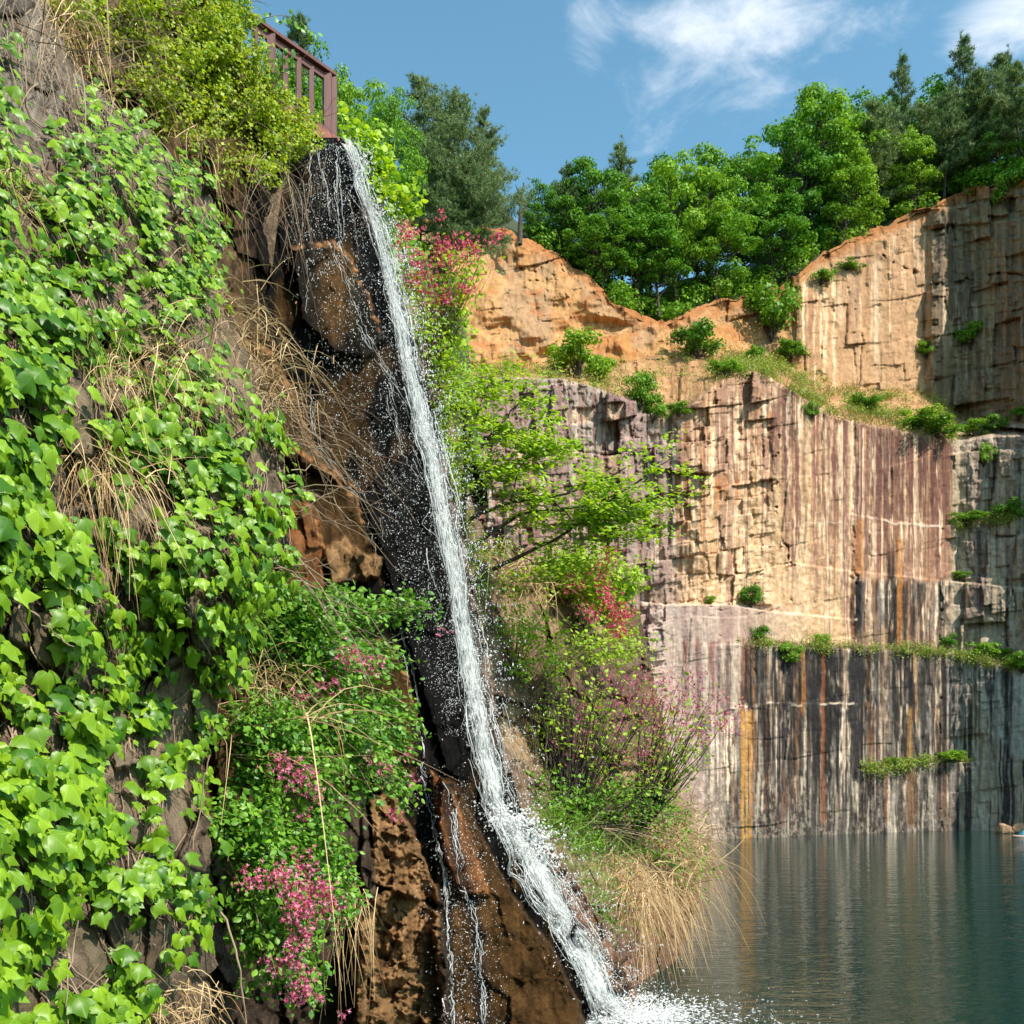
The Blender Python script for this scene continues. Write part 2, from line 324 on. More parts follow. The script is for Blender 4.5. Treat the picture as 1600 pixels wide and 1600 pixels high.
# ------------------------------------------------------------------ lake
m, t, o = newmat('lake_water'); p = N(t, 'ShaderNodeBsdfPrincipled'); p.inputs['Base Color'].default_value = (.006, .027, .021, 1)
p.inputs['Roughness'].default_value = .04; p.inputs['IOR'].default_value = 1.33
tcn = N(t, 'ShaderNodeTexCoord'); hs = None
for sc, st, w in [(1.0, (.55, 1.5, 1), .55), (3.2, (.5, 1.4, 1), .32), (.22, (.6, 1.3, 1), .6)]:
    mpn = N(t, 'ShaderNodeMapping'); mpn.inputs['Scale'].default_value = st; t.links.new(tcn.outputs['Object'], mpn.inputs[0])
    n1 = N(t, 'ShaderNodeTexNoise'); n1.inputs['Scale'].default_value = sc; n1.inputs['Detail'].default_value = 3; t.links.new(mpn.outputs[0], n1.inputs[0])
    mu = N(t, 'ShaderNodeMath', operation='MULTIPLY'); mu.inputs[1].default_value = w; t.links.new(n1.outputs[0], mu.inputs[0])
    if hs is None: hs = mu.outputs[0]
    else:
        ad = N(t, 'ShaderNodeMath', operation='ADD'); t.links.new(hs, ad.inputs[0]); t.links.new(mu.outputs[0], ad.inputs[1]); hs = ad.outputs[0]
bp = N(t, 'ShaderNodeBump'); bp.inputs['Strength'].default_value = 1; bp.inputs['Distance'].default_value = .06
t.links.new(hs, bp.inputs['Height']); t.links.new(bp.outputs[0], p.inputs['Normal']); t.links.new(p.outputs[0], o.inputs[0]); M_lake = m
mb = MB(); xs = np.linspace(-60, 160, 45); ys = np.linspace(-40, 110, 31); gx, gy = np.meshgrid(xs, ys)
i = np.arange(30)[:, None]*45+np.arange(44)[None]
mb.add(np.stack([gx, gy, gx*0], -1), np.stack([i, i+1, i+46, i+45], -1).reshape(-1, 4))
tag(mb.build('lake', M_lake), 'dark green quarry lake mirroring the streaked wall', 'lake', kind='structure')

# ------------------------------------------------------------------ rock sheets
class Sheet:
    """rock face: rows of photo heights, columns between two edges, each with its own real distance"""
    def __init__(s, ys, pl, pr, cols, dfun, cfun):
        s.ys = ys; s.pl = pl(ys); s.pr = pr(ys); u = np.linspace(0, 1, cols)
        s.PX = s.pl[:, None]+(s.pr-s.pl)[:, None]*u; s.PY = np.repeat(ys[:, None], cols, 1)
        s.D, info = dfun(s.PX, s.PY); s.V = P(s.PX, s.PY, s.D); s.col = cfun(s.PX, s.PY, info)
        du = np.gradient(s.V, axis=1); dv = np.gradient(s.V, axis=0); s.Nn = nrm(np.cross(du, dv))
        s.Nn = np.where((np.sum(s.Nn*(np.array([0, 0, CAMZ])-s.V), -1, keepdims=True)) < 0, -s.Nn, s.Nn)
    def at(s, px, py):
        px, py = np.asarray(px, float), np.asarray(py, float)
        r = np.clip((py-s.ys[0])/(s.ys[1]-s.ys[0]), 0, len(s.ys)-1.01); i = r.astype(int); fr = (r-i)
        l = np.interp(py, s.ys, s.pl); rr = np.interp(py, s.ys, s.pr); c = np.clip((px-l)/(rr-l), 0, 1)*(s.PX.shape[1]-1.01); j = c.astype(int); fc = c-j
        def bl(A):
            A = A.reshape(A.shape[0], A.shape[1], -1); q = fr[..., None]; w = fc[..., None]
            return (A[i, j]*(1-w)+A[i, j+1]*w)*(1-q)+(A[i+1, j]*(1-w)+A[i+1, j+1]*w)*q
        return bl(s.V), nrm(bl(s.Nn))
    def build(s, name, mat, label, cat, right=None, top=None, down=True, parent=None, lean=.12, left=None):
        V, K = s.V, s.col
        if right:
            L = []; t = (s.PX[:, -1]-800)/1600
            for k in right: L.append(V[:, -1]+np.stack([(t-lean)*k, np.full(len(t), k), 0*t], -1))
            V = np.concatenate([V, np.stack(L, 1)], 1); K = np.concatenate([K]+[K[:, -1:]]*len(right), 1)
        if left:
            pth = np.array([(0, 0)]+left, float); ln = np.concatenate([[0], np.cumsum(np.linalg.norm(np.diff(pth, axis=0), axis=1))]); q = ln[-1]*np.linspace(0, 1, 121)[1:]**1.6
            ox, oy = np.interp(q, ln, pth[:, 0]), np.interp(q, ln, pth[:, 1]); e0 = V[:, 0]; ez = np.repeat(e0[:, 2:3], len(q), 1); qq = np.repeat(q[None], len(e0), 0)
            f1 = facets(qq/1.1+.3*fbm(qq, ez, 2, 5), ez/1.3+.3*fbm(qq, ez, 2, 6), .5, .6, 391)[0]; dsp = (f1+(fbm(qq/1.2, ez/1.5, 4, 395)-.5)*1.0+(fbm(qq/.15, ez/.2, 3, 397)-.5)*.12)*np.minimum(1, qq/.6)
            L = np.stack([e0[:, 0:1]+ox+dsp*.95, e0[:, 1:2]+oy-dsp*.3, ez], -1); g_ = fbm(qq/.4, ez/.4, 4, 399)
            V = np.concatenate([L[:, ::-1], V], 1); K = np.concatenate([mix(np.broadcast_to(A3(.12, .085, .055), L.shape), np.broadcast_to(A3(.28, .20, .13), L.shape), sst(.3, .7, g_))[:, ::-1], K], 1)
        if top:
            L = [V[0]+np.array([0, *q] if len(q) == 2 else q) for q in top][::-1]
            V = np.concatenate([np.stack(L), V]); K = np.concatenate([K[:1]]*len(top)+[K])
        if down:
            b = V[-1].copy(); b[:, 2] = -1.5; V = np.concatenate([V, b[None]]); K = np.concatenate([K, K[-1:]])
        r, c = V.shape[:2]; i = np.arange(r-1)[:, None]*c+np.arange(c-1)[None]
        mb = MB(); mb.add(V, np.stack([i, i+c, i+c+1, i+1], -1).reshape(-1, 4), K.reshape(-1, 3))
        return tag(mb.build(name, mat), label, cat, kind='structure')
A3 = lambda *c: np.array(c, float)

# --- far quarry wall
f_base = [(600, 57), (700, 60), (850, 64), (1000, 68), (1038, 69), (1046, 70), (1100, 71), (1480, 82), (1500, 82.3), (1600, 80.5), (1700, 76)]
f_top = [(600, 330), (700, 345), (735, 348), (800, 362), (860, 390), (920, 430), (960, 472), (1000, 492), (1050, 502), (1100, 474), (1170, 462), (1230, 442), (1280, 398), (1340, 370), (1400, 345), (1450, 322), (1500, 300), (1560, 285), (1600, 278), (1700, 262)]
f_ledge = [(600, 560), (700, 588), (800, 590), (880, 592), (940, 610), (990, 628), (1040, 650), (1070, 640), (1120, 600), (1175, 580), (1200, 590), (1260, 625), (1310, 655), (1400, 672), (1490, 690), (1520, 686), (1600, 682), (1700, 680)]
f_upb = [(600, 545), (700, 572), (860, 578), (930, 580), (1000, 560), (1060, 545), (1120, 545), (1200, 560), (1280, 590), (1350, 610), (1440, 610), (1500, 655), (1600, 660), (1700, 655)]
def far_d(X, Y):
    D = itp(X, f_base); wob = (fbm(X/40, Y/40, 3, 5)-.5)*6
    u, w = X*.045, Y*.045   # ~ metres
    led, upb = itp(X, f_ledge)+wob, itp(X, f_upb)+wob*.5
    # terraces: (height curve, setback curve)
    for yk, am in [([(600, 1040), (1150, 1006), (1480, 1020), (1600, 1046), (1700, 1050)], [(1100, 0), (1150, .9), (1500, .9), (1560, 1.5), (1700, 1.5)]),
                   ([(600, 930), (1000, 940), (1040, 945), (1130, 944), (1200, 955), (1340, 968), (1700, 970)], [(980, 0), (1010, 1.1), (1200, 1.0), (1330, .25), (1345, 0)]),
                   ([(600, 880), (1190, 890), (1240, 880), (1330, 892), (1480, 908), (1700, 925)], [(1180, 0), (1240, .2), (1470, .35), (1500, 1.2), (1700, 1.2)]),
                   ([(600, 1195), (1340, 1203), (1420, 1193), (1520, 1190), (1700, 1200)], [(1335, 0), (1350, .7), (1420, .7), (1530, .5), (1700, .3)]),
                   ([(600, 1105), (1160, 1106), (1200, 1098), (1340, 1100), (1700, 1105)], [(1140, 0), (1165, .55), (1335, .45), (1345, 0)]),
                   ([(600, 800), (1330, 803), (1400, 815), (1470, 822), (1500, 818), (1600, 806), (1700, 800)], [(1320, 0), (1335, .3), (1475, .25), (1490, 1.8), (1700, 2.2)]),
                   ([(600, 650), (1060, 738), (1110, 740), (1130, 735), (1700, 735)], [(1030, 0), (1060, -.9), (1110, -.9), (1135, 0)])]:
        y0 = itp(X, yk)+wob*.4; D = D+itp(X, am)*sst(1.2, -1.2, Y-y0)
    D = D-.3*sst(3, 0, np.abs(Y-itp(X, [(600, 950), (1200, 955), (1250, 880), (1480, 908), (1700, 925)])))*0
    # the stepped joints of the broken left part and the right part
    rough = np.clip(itp(X, [(600, 1), (1040, 1), (1120, .8), (1195, .75), (1212, .10), (1475, .08), (1492, .7), (1700, .8)]), 0, 1)
    rough = np.where((X > 1040) & (X < 1500) & (Y > 945), np.minimum(rough, .10+.5*sst(1500, 1470, X)*0), rough)
    rough = np.where((X > 1490) & (Y > 1045), .28, rough)
    up = sst(0, -6, Y-upb); rough = np.where(Y < upb, itp(X, [(600, .7), (1230, .75), (1290, .34), (1440, .34), (1462, .9), (1700, 1)]), rough)
    a1, r1, e1 = facets(u/4.2, w/6.0, 1.7, 2.2, 21, 1)
    a2, r2, e2 = facets(u/1.9, w/2.6, .7, 1.1, 42, 1)
    a3, r3, e3 = facets(u/.9, w/1.0, .22, .5, 45, 1)
    oc = sst(1250, 1180, X)*(Y < upb); D = D+rough*((a1+a2)*(1-.55*oc)+a3)+.08*rough*sst(.05, 0, e1)+oc*((fbm(u/3.2, w/2.6, 3, 47)-.5)*4.4+np.abs(fbm(u/2.4, w/1.8, 3, 48)-.5)*2.0)
    D = D+(fbm(u/1.1, w/6, 4, 61)-.5)*(.5-.2*rough)+(fbm(u/.3, w/.6, 3, 65)-.5)*(.18+.08*rough)+(Y < upb)*(fbm(u/.45, w/.5, 3, 67)-.5)*.24
    cwx, cwy, cww = (fbm(X/22, Y/22, 4, 71)-.5)*26, (fbm(X/22, Y/22, 4, 73)-.5)*26, fbm(X/24, Y/24, 3, 75)
    # column edges of the sawn face, the diagonal joint, cracks
    for (xa, ya, xb, yb, dp) in [(1215, 660, 1212, 790, .6), (1212, 790, 1234, 880, .7), (1234, 880, 1236, 1000, .3), (1332, 800, 1336, 1010, .35), (1474, 820, 1470, 1015, .5),
                                 (1488, 690, 1478, 820, .6), (1575, 900, 1575, 1030, .8), (1520, 1060, 1575, 1160, .3), (1475, 1020, 1468, 1290, .3), (1180, 1020, 1178, 1060, .3), (1000, 985, 1170, 1003, .35),
                                 (1375, 395, 1450, 445, .9), (1450, 445, 1600, 425, .9), (1450, 505, 1530, 510, .7), (1290, 400, 1280, 590, .4), (1580, 460, 1590, 640, .5),
                                 (1190, 880, 1240, 884, .3), (1010, 940, 1240, 958, .25), (1150, 1006, 1480, 1020, .3), (960, 440, 975, 520, .4), (880, 400, 890, 560, .5), (815, 420, 880, 470, .5)]:
        L = math.hypot(xb-xa, yb-ya); tt = np.clip(((X-xa)*(xb-xa)+(Y-ya)*(yb-ya))/L**2, 0, 1)
        dd = np.hypot(X+cwx-(xa+tt*(xb-xa)), Y+cwy-(ya+tt*(yb-ya))); D = D+dp*.8*sst(1.2+3*cww, 0, dd)*sst(.3, .5, cww)
    # grassy slope above the terrace, then the upper cliff
    sl = np.clip((led-Y)/np.maximum(led-upb, 4), 0, 1); setb = itp(X, [(600, 12), (1000, 13), (1150, 14), (1480, 8), (1600, 6), (1700, 5)])
    D = D+setb*sl+np.where(Y < upb, (upb-Y)*itp(X, [(600, .035), (1200, .03), (1450, .012), (1700, .01)]), 0)
    # the sunlit slab faces right, the block beyond it juts out and faces left
    D = D+np.where(Y < upb+10, itp(X, [(1230, 0), (1250, -1), (1448, 2.2), (1456, 1.4), (1600, -3), (1700, -5)]), 0)
    D = D+(1-up)*0
    return D, (rough, r1, r2, e1, e2, led, upb, sl)
TAN, CREAM, MAUVE, GREY, BLK, ORG, RUST, SOIL, OCH = A3(.55, .35, .20), A3(.72, .53, .37), A3(.21, .095, .085), A3(.40, .36, .33), A3(.014, .013, .015), A3(.46, .19, .045), A3(.24, .085, .035), A3(.36, .17, .07), A3(.45, .25, .10)
WHITE, PURP, GRN = A3(.68, .61, .53), A3(.28, .19, .19), A3(.12, .13, .07)
def far_c(X, Y, info):
    rough, r1, r2, e1, e2, led, upb, sl = info
    drift = (fbm(X/60, Y/60, 3, 2)-.5)*7
    xs = X+drift
    s1 = fbm(xs/9, Y/420, 3, 101, .6); s2 = fbm(xs/3.2, Y/260, 3, 121, .6); s3 = fbm(xs/17, Y/300, 3, 141); s4 = fbm(xs/4.6, Y/170, 3, 161, .6)
    g = fbm(X/5, Y/5, 4, 181); B = np.broadcast_to
    c = mix(B(TAN, X.shape+(3,)), B(CREAM, X.shape+(3,)), sst(.3, .7, s1*.5+g*.5))
    # main sawn wall: mauve runs from the top and to the right
    pm = itp(X, [(1040, .52), (1210, .40), (1300, .45), (1380, .56), (1440, .66), (1480, .75), (1500, .45), (1700, .4)])+itp(Y, [(650, .12), (720, .03), (850, -.08), (930, -.12), (1010, -.12), (1300, -.2)])
    m = sst(.535, .585, s1*.55+s2*.45+pm-.40); c = mix(c, B(MAUVE, c.shape)*(.6+.9*s4[..., None]), m*.6)
    m = sst(.60, .66, s2*.6+s4*.4+pm*.3-.1); c = mix(c, B(MAUVE*.6, c.shape), m*.35)
    # broken mauve-grey left part
    lf = sst(1090, 1030, X+14*(g-.5))*(Y > led-4)
    cl = mix(B(PURP, c.shape), B(GREY, c.shape), sst(.25, .8, r1*.5+s1*.4)); cl = mix(cl, B(CREAM, c.shape), sst(.62, .8, r2*.45+s3*.55)*.7); cl = mix(cl, B(MAUVE, c.shape), sst(.5, .62, s2*.5+s1*.5)*.6)
    c = mix(c, cl, lf)
    # lower bench: pale grey-mauve at the left, black and white runs elsewhere
    lo = sst(1001, 1012, Y-(X-1150)*.03)
    pale = mix(B(A3(.46, .37, .35), c.shape), B(PURP, c.shape), sst(.45, .65, s1)*.8)
    c = mix(c, pale, sst(944, 948, Y)*sst(1290, 1130, X+25*(s3-.5))*.9)
    pb = itp(X, [(1040, -.12), (1140, -.03), (1165, .06), (1330, .08), (1350, .05), (1440, .02), (1470, .14), (1540, .16), (1570, .1), (1700, .12)])+itp(Y, [(1000, 0), (1100, .02), (1200, .06), (1300, .09)])
    rw = mix(B(A3(.30, .26, .23), c.shape), B(WHITE*.85, c.shape), sst(.48, .68, s4)); rw = mix(rw, B(A3(.36, .25, .20), c.shape), sst(.5, .62, s3)*.8)
    bk = sst(.47, .52, s1*.5+s2*.5+pb-.05); rw = mix(rw, B(BLK*1.6, c.shape), bk*.8)
    c = mix(c, rw, lo*sst(1100, 1165, X+20*(s3-.5)))
    # black runs starting under the 880-910 joint on the right half
    k2 = sst(906, 915, Y)*sst(1325, 1345, X)*(1-lo)*sst(.48, .53, s1*.5+s2*.5+itp(X, [(1330, .04), (1400, .04), (1440, .0), (1465, .1), (1500, .1)])-.01)
    c = mix(c, B(BLK*2, c.shape), k2*.5)
    k3 = sst(8, 4, np.abs(xs-1392-drift))*sst(838, 870, Y)*sst(1030, 1000, Y); c = mix(c, B(BLK, c.shape), k3)
    # blotchy foot of the wall
    ft = sst(1190, 1225, Y+20*(s1-.5))*(X > 1100); bl = fbm(X/3.0, Y/7, 4, 201, .7); c = mix(c, mix(B(BLK, c.shape), B(WHITE*.75, c.shape), sst(.49, .60, bl)), ft*.38*sst(.42, .6, s3+.06))
    # right part: blocks painted greyer, their shade put into the colour
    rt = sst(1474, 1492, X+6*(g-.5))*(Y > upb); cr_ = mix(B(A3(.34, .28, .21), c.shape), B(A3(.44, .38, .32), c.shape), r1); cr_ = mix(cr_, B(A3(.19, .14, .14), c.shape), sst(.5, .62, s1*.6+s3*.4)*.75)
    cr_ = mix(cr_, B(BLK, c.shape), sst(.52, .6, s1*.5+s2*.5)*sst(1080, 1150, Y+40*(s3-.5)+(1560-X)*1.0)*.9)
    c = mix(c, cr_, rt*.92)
    slab = sdpoly(X, Y, [(1508, 1035), (1640, 1055), (1640, 1190), (1590, 1185), (1560, 1150), (1530, 1095)]); c = mix(c, B(A3(.40, .39, .38), c.shape)*(.85+.3*s1[..., None]), sst(4, -4, slab)*.85)
    # single drips: each starts at a ledge, wanders and thins out
    rg = np.random.default_rng(5)
    def drips(n, xa, xb, yf, lo_, hi_, wa, wb, cols, pw=1.):
        for _ in range(n):
            x0 = xa+(xb-xa)*rg.random()**pw; y0 = yf(x0)+rg.normal(0, 3); L = rg.uniform(lo_, hi_); w = wa+(wb-wa)*rg.random()**2; q = cols[rg.integers(len(cols))]; al = rg.uniform(.45, .98)
            j0 = max(0, int((x0-w*2.5-610)/1.5)); j1 = min(X.shape[1], int((x0+w*2.5-610)/1.5)+2)
            if j1 <= j0: continue
            xx, yy = X[:, j0:j1], Y[:, j0:j1]; t_ = (yy-y0)/L; sd_ = int(rg.integers(1000)); wob = (vn(yy/38, yy*0+.5, sd_)-.5)*w*1.3+(vn(yy/9, yy*0+.5, sd_+1)-.5)*w*.5
            ww = w*(1-.45*np.clip(t_, 0, 1))*(.7+.6*vn(yy/16, yy*0, sd_+2)); br = vn(xx/1.7, yy/13, sd_+3)*.6+vn(xx/3, yy/40, sd_+4)*.4
            k = sst(1, .45, np.abs(xx-x0-wob)/ww)*sst(-4, 5, yy-y0)*sst(1, .6, t_)*sst(.18, .5, br)*al; c[:, j0:j1] = mix(c[:, j0:j1], np.broadcast_to(q*(.75+.5*rg.random()), k.shape+(3,)), k)
    ledf = lambda x: float(itp(x, f_ledge))+3
    M2, LT, BG, WS, BRN = A3(.13, .06, .055), A3(.74, .57, .43), A3(.18, .17, .17), A3(.70, .61, .51), A3(.26, .13, .075)
    drips(110, 1210, 1488, ledf, 60, 360, 1.5, 11, [MAUVE, MAUVE, M2, BRN], .75); drips(70, 1212, 1470, ledf, 50, 300, 1, 4.5, [LT, CREAM, TAN]); drips(60, 1360, 1488, ledf, 90, 260, 1.2, 4, [M2, MAUVE*.6])
    drips(45, 1235, 1475, lambda x: 808+rg.normal(0, 8), 40, 200, 1, 4, [MAUVE, BRN, LT, LT]); drips(95, 1330, 1482, lambda x: 908, 60, 135, 1.5, 6, [BLK, BLK, BLK*1.6, BG, BRN]); drips(30, 1330, 1482, lambda x: 908, 50, 120, 1, 4, [LT, WS])
    z3 = lambda x: 1008+(x-1150)*.033
    drips(110, 1160, 1480, z3, 120, 320, 3, 15, [BLK, BLK, BLK*1.5, BG*.7]); drips(70, 1160, 1485, z3, 40, 260, 1.5, 5, [WS, LT, WS*.8, BG*1.6, TAN]); drips(70, 1160, 1480, lambda x: 1104, 80, 240, 2, 12, [BLK, BLK, BLK*1.5, BRN*.6]); drips(70, 1160, 1480, lambda x: 1104, 50, 200, 1, 3.5, [WS, LT, BG*2]); drips(40, 1160, 1480, z3, 60, 300, 1, 4, [BRN, BRN*.6, ORG*.7])
    drips(34, 1165, 1480, z3, 150, 320, 7, 17, [BLK, BLK, BLK*1.3]); drips(14, 1335, 1480, lambda x: 910, 80, 130, 5, 10, [BLK])
    drips(45, 1042, 1165, lambda x: 1000, 60, 290, 1.5, 6, [PURP, MAUVE, WS*.8, A3(.36, .27, .26)]); drips(50, 1095, 1165, lambda x: 1120, 50, 180, 1.2, 5, [BLK, BG, WS, BRN])
    drips(85, 1478, 1690, lambda x: 1042, 60, 250, 1.5, 7, [BLK, BG, BG*1.7, BLK*2, WS*.6]); drips(60, 1482, 1690, lambda x: 690+rg.random()*160, 50, 200, 1.5, 6, [BG, A3(.2, .14, .13), A3(.42, .36, .28), BLK*3]); drips(40, 1482, 1690, lambda x: 920, 40, 110, 1.5, 6, [M2, BG, BLK*2, WS*.7])
    drips(80, 1055, 1212, lambda x: ledf(x)+rg.random()*120, 60, 260, 1.2, 5, [MAUVE, M2, BRN, LT, ORG*.8, CREAM]); drips(110, 690, 1060, lambda x: ledf(x)+rg.random()*200, 50, 240, 1.5, 6, [PURP, MAUVE, M2, WS*.8, GREY])
    drips(150, 1105, 1482, lambda x: 1195+rg.random()*60, 25, 90, 1, 4, [BLK, WS*.85, BG, BLK, BRN*.7])
    # orange runs
    for x0, w, ya, yb, cc in [(1161, 4.5, 1104, 1330, ORG), (1172, 4.5, 1104, 1330, ORG*.9), (1166, 10, 1108, 1330, A3(.42, .24, .06)), (1406, 5.5, 836, 1015, ORG*.95), (1339, 3.5, 812, 900, RUST*1.5), (1333, 2.5, 820, 1000, RUST), (1286, 4, 1008, 1290, RUST*1.1), (1345, 5, 806, 900, ORG),
                              (1072, 6, 790, 840, ORG*1.1), (1120, 5, 740, 800, ORG), (1132, 4, 735, 790, ORG*.9), (1150, 4, 740, 790, RUST*1.7), (1420, 6, 1100, 1190, A3(.3, .17, .05)), (1425, 9, 1200, 1295, A3(.16, .08, .03)), (1385, 3, 1200, 1290, RUST), (1255, 4, 1010, 1120, ORG*.7)]:
        k = sst(w, w*.45, np.abs(X-x0+(fbm(X*0+x0, Y/14, 3, 7)-.5)*4))*sst(ya, ya+10, Y)*sst(yb+4, yb-10, Y); c = mix(c, B(cc, c.shape)*(.45+1.1*s4[..., None]), k*.72*sst(.3, .55, s2+.15*g))
    # pale fresh lips along the joints
    for pts, w in [([(1000, 942), (1040, 945), (1130, 942), (1200, 954), (1340, 968)], 2.6), ([(1140, 1104), (1165, 1103), (1200, 1097), (1250, 1102), (1335, 1098)], 2.2), ([(1330, 803), (1345, 803), (1400, 818), (1470, 823)], 2.2), ([(1230, 815), (1330, 818)], 1.2)]:
        k = sst(w, w*.4, np.abs(Y-itp(X, pts)+(fbm(X/8, Y*0, 3, 9)-.5)*5))*(X > pts[0][0])*(X < pts[-1][0]); c = mix(c, B(WHITE*.92, c.shape), k*.6*sst(.42, .58, fbm(X/14, Y/30, 3, 215)))
    # slope: orange soil; upper cliffs
    sp = sst(0, .12, sl); c = mix(c, mix(B(SOIL, c.shape), B(A3(.42, .28, .15), c.shape), g)*(.7+.6*fbm(X/9, Y/5, 3, 77)[..., None]), sp*itp(X, [(600, .9), (1480, .9), (1520, .3), (1700, .3)]))
    u = sst(2, -4, Y-upb)
    cu = mix(B(OCH, c.shape), B(A3(.50, .33, .18), c.shape), sst(.3, .7, g*.4+r1*.5)); cu = mix(cu, B(A3(.34, .25, .18), c.shape), sst(.5, .66, fbm(X/40, Y/40, 3, 91))*.65)
    cu = mix(cu, B(A3(.42, .17, .06), c.shape), sst(.55, .75, fbm(X/22, Y/12, 3, 93))*.6)
    cs = mix(B(A3(.42, .27, .16), c.shape), B(A3(.54, .39, .26), c.shape), s1); cs = mix(cs, B(A3(.33, .20, .13), c.shape), sst(.56, .66, s1*.5+s3*.5)*.6)
    cu = mix(cu, cs, sst(1235, 1275, X))
    cg = mix(B(A3(.25, .20, .14), c.shape), B(A3(.36, .30, .21), c.shape), r1*.6+s1*.4); cg = mix(cg, B(A3(.10, .075, .065), c.shape), sst(.5, .64, s1*.5+s3*.5)*.6)  # upper right block greyed and darkened to stand for its shade
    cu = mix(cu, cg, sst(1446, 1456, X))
    lipt = itp(X, f_top); cu = mix(cu, B(SOIL*1.1, c.shape), sst(26, 4, Y-lipt+18*(g-.5)))
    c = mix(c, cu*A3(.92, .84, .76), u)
    drips(80, 1240, 1455, lambda x: float(itp(x, f_top))+10+rg.random()*60, 40, 210, 1.5, 6, [BRN, A3(.40, .24, .14), A3(.30, .19, .13), CREAM]); drips(70, 1452, 1690, lambda x: float(itp(x, f_top))+10+rg.random()*200, 40, 200, 1.5, 7, [A3(.11, .08, .07), A3(.2, .15, .11), A3(.42, .34, .25)])
    c = c*A3(1.03, .93, .83)
    c = c*(.80+.40*g[..., None])*(.88+.24*fbm(X/1.6, Y/3, 2, 211)[..., None])
    return c
ysF = np.arange(262, 1330, 1.55)
_ft = lambda px: itp(px, f_top)
class FarSheet(Sheet): pass
# rows run from the cliff's own top edge down, so the skyline of the rock follows it
def far_build():
    cols = np.arange(610, 1700, 1.5); v = np.linspace(0, 1, 680)
    X = np.repeat(cols[None], len(v), 0); top = itp(cols, f_top)+(fbm(cols/14, cols*0, 4, 33)-.5)*14
    Y = top[None]+(1325-top)[None]*v[:, None]
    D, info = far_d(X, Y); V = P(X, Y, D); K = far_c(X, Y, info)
    back = [V[0]+np.array([0, k, h]) for k, h in ((2, .15), (6, .4))][::-1]
    V = np.concatenate([np.stack(back), V]); K = np.concatenate([K[:1], K[:1], K])
    # quarry wall carried on out of view at the right, shaped for its shadow
    ext = []; e0 = V[:, -1]
    for k, (dx, dy) in enumerate([(6, -1.5), (14, -5), (22, -12), (28, -22), (31, -36)]):
        e = e0.copy(); e[:, 0] += dx; e[:, 1] += dy-(e0[:, 1]-e0[-1, 1])*(.15*k) ; ext.append(e+R.normal(0, .4, e.shape)*[1, 1, 0])
    V = np.concatenate([V, np.stack(ext, 1)], 1); K = np.concatenate([K]+[K[:, -1:]]*len(ext), 1)
    r, c = V.shape[:2]; i = np.arange(r-1)[:, None]*c+np.arange(c-1)[None]
    mb = MB(); mb.add(V, np.stack([i, i+c, i+c+1, i+1], -1).reshape(-1, 4), K.reshape(-1, 3))
    o = mb.build('quarry_cliff', M_far); tag(o, 'tall quarry cliff streaked cream, mauve, black and orange above the lake', 'cliff', kind='structure')
    return V, cols
FV, fcols = far_build()

# --- hill ground carrying the woods
def hill(name, P0, rows, lab):
    """P0: front edge; rows: (back, up) offsets"""
    V = np.stack([P0+np.array([0, b, h]) for b, h in rows]); V = V+np.stack([0*V[..., 0], 0*V[..., 0], (fbm(V[..., 0]/5, V[..., 1]/5, 3, 3)-.5)*1.2], -1)
    r, c = V.shape[:2]; i = np.arange(r-1)[:, None]*c+np.arange(c-1)[None]; mb = MB(); mb.add(V, np.stack([i, i+1, i+c+1, i+c], -1).reshape(-1, 4))
    tag(mb.build(name, M_soil), lab, 'hill', kind='structure')
e = FV[2, ::6].copy(); ex = e[-1]+np.array([[14, -8, 0], [40, -20, 0], [120, -20, -5]])
hill('hill', np.concatenate([e-np.array([0, 0, .3]), ex]), [(-.2, -.2), (2, 1.1), (6, 4.0), (12, 7.8), (22, 11.5), (50, 13), (120, 8), (400, -20)], 'wooded hill above the far quarry cliff')
hd = [(24, 12, 590), (28, 16, 605), (34, 21.2, 628), (37, 23.2, 640), (41, 25.6, 668), (46, 27.8, 740), (55, 29.5, 760), (80, 31, 770), (240, 20, 770)]; HV = []
for d, z, pr_ in hd:
    px = np.linspace(380, pr_, 40); v = P(px, px*0+600, d); v[:, 2] = z-9*sst(.86, 1, np.linspace(0, 1, 40))**2; HV.append(v)
mb = MB(); V = np.stack(HV); V[..., 2] += (fbm(V[..., 0]/3, V[..., 1]/3, 3, 3)-.5)*1.2; i = np.arange(8)[:, None]*40+np.arange(39)[None]; mb.add(V, np.stack([i, i+1, i+41, i+40], -1).reshape(-1, 4))
tag(mb.build('hillside', M_soil), 'green hillside behind the waterfall carrying the nearer woods', 'hill', kind='structure')

k_ = 15000; a_, b_ = R.uniform(0, 5.99, k_), R.uniform(8, 38.99, k_); ia, ib = a_.astype(int), b_.astype(int); fa, fb = (a_-ia)[:, None], (b_-ib)[:, None]
hp = (V[ia, ib]*(1-fa)+V[ia+1, ib]*fa)*(1-fb)+(V[ia, ib+1]*(1-fa)+V[ia+1, ib+1]*fa)*fb+R.normal(0, .18, (k_, 3))+[0, -.1, .15]
HILL_LEAVES = (hp, frames(grow(np.tile([[.3, -.5, .5]], (k_, 1)), k_, .3, .5), R.normal(0, .7, (k_, 3))), .26*R.uniform(.5, 1.3, k_))
mb = MB(); place(mb, SPRIG, *HILL_LEAVES); tag(mb.build('undergrowth', M_shr), 'leafy undergrowth covering the hillside behind the waterfall', 'undergrowth', kind='stuff')

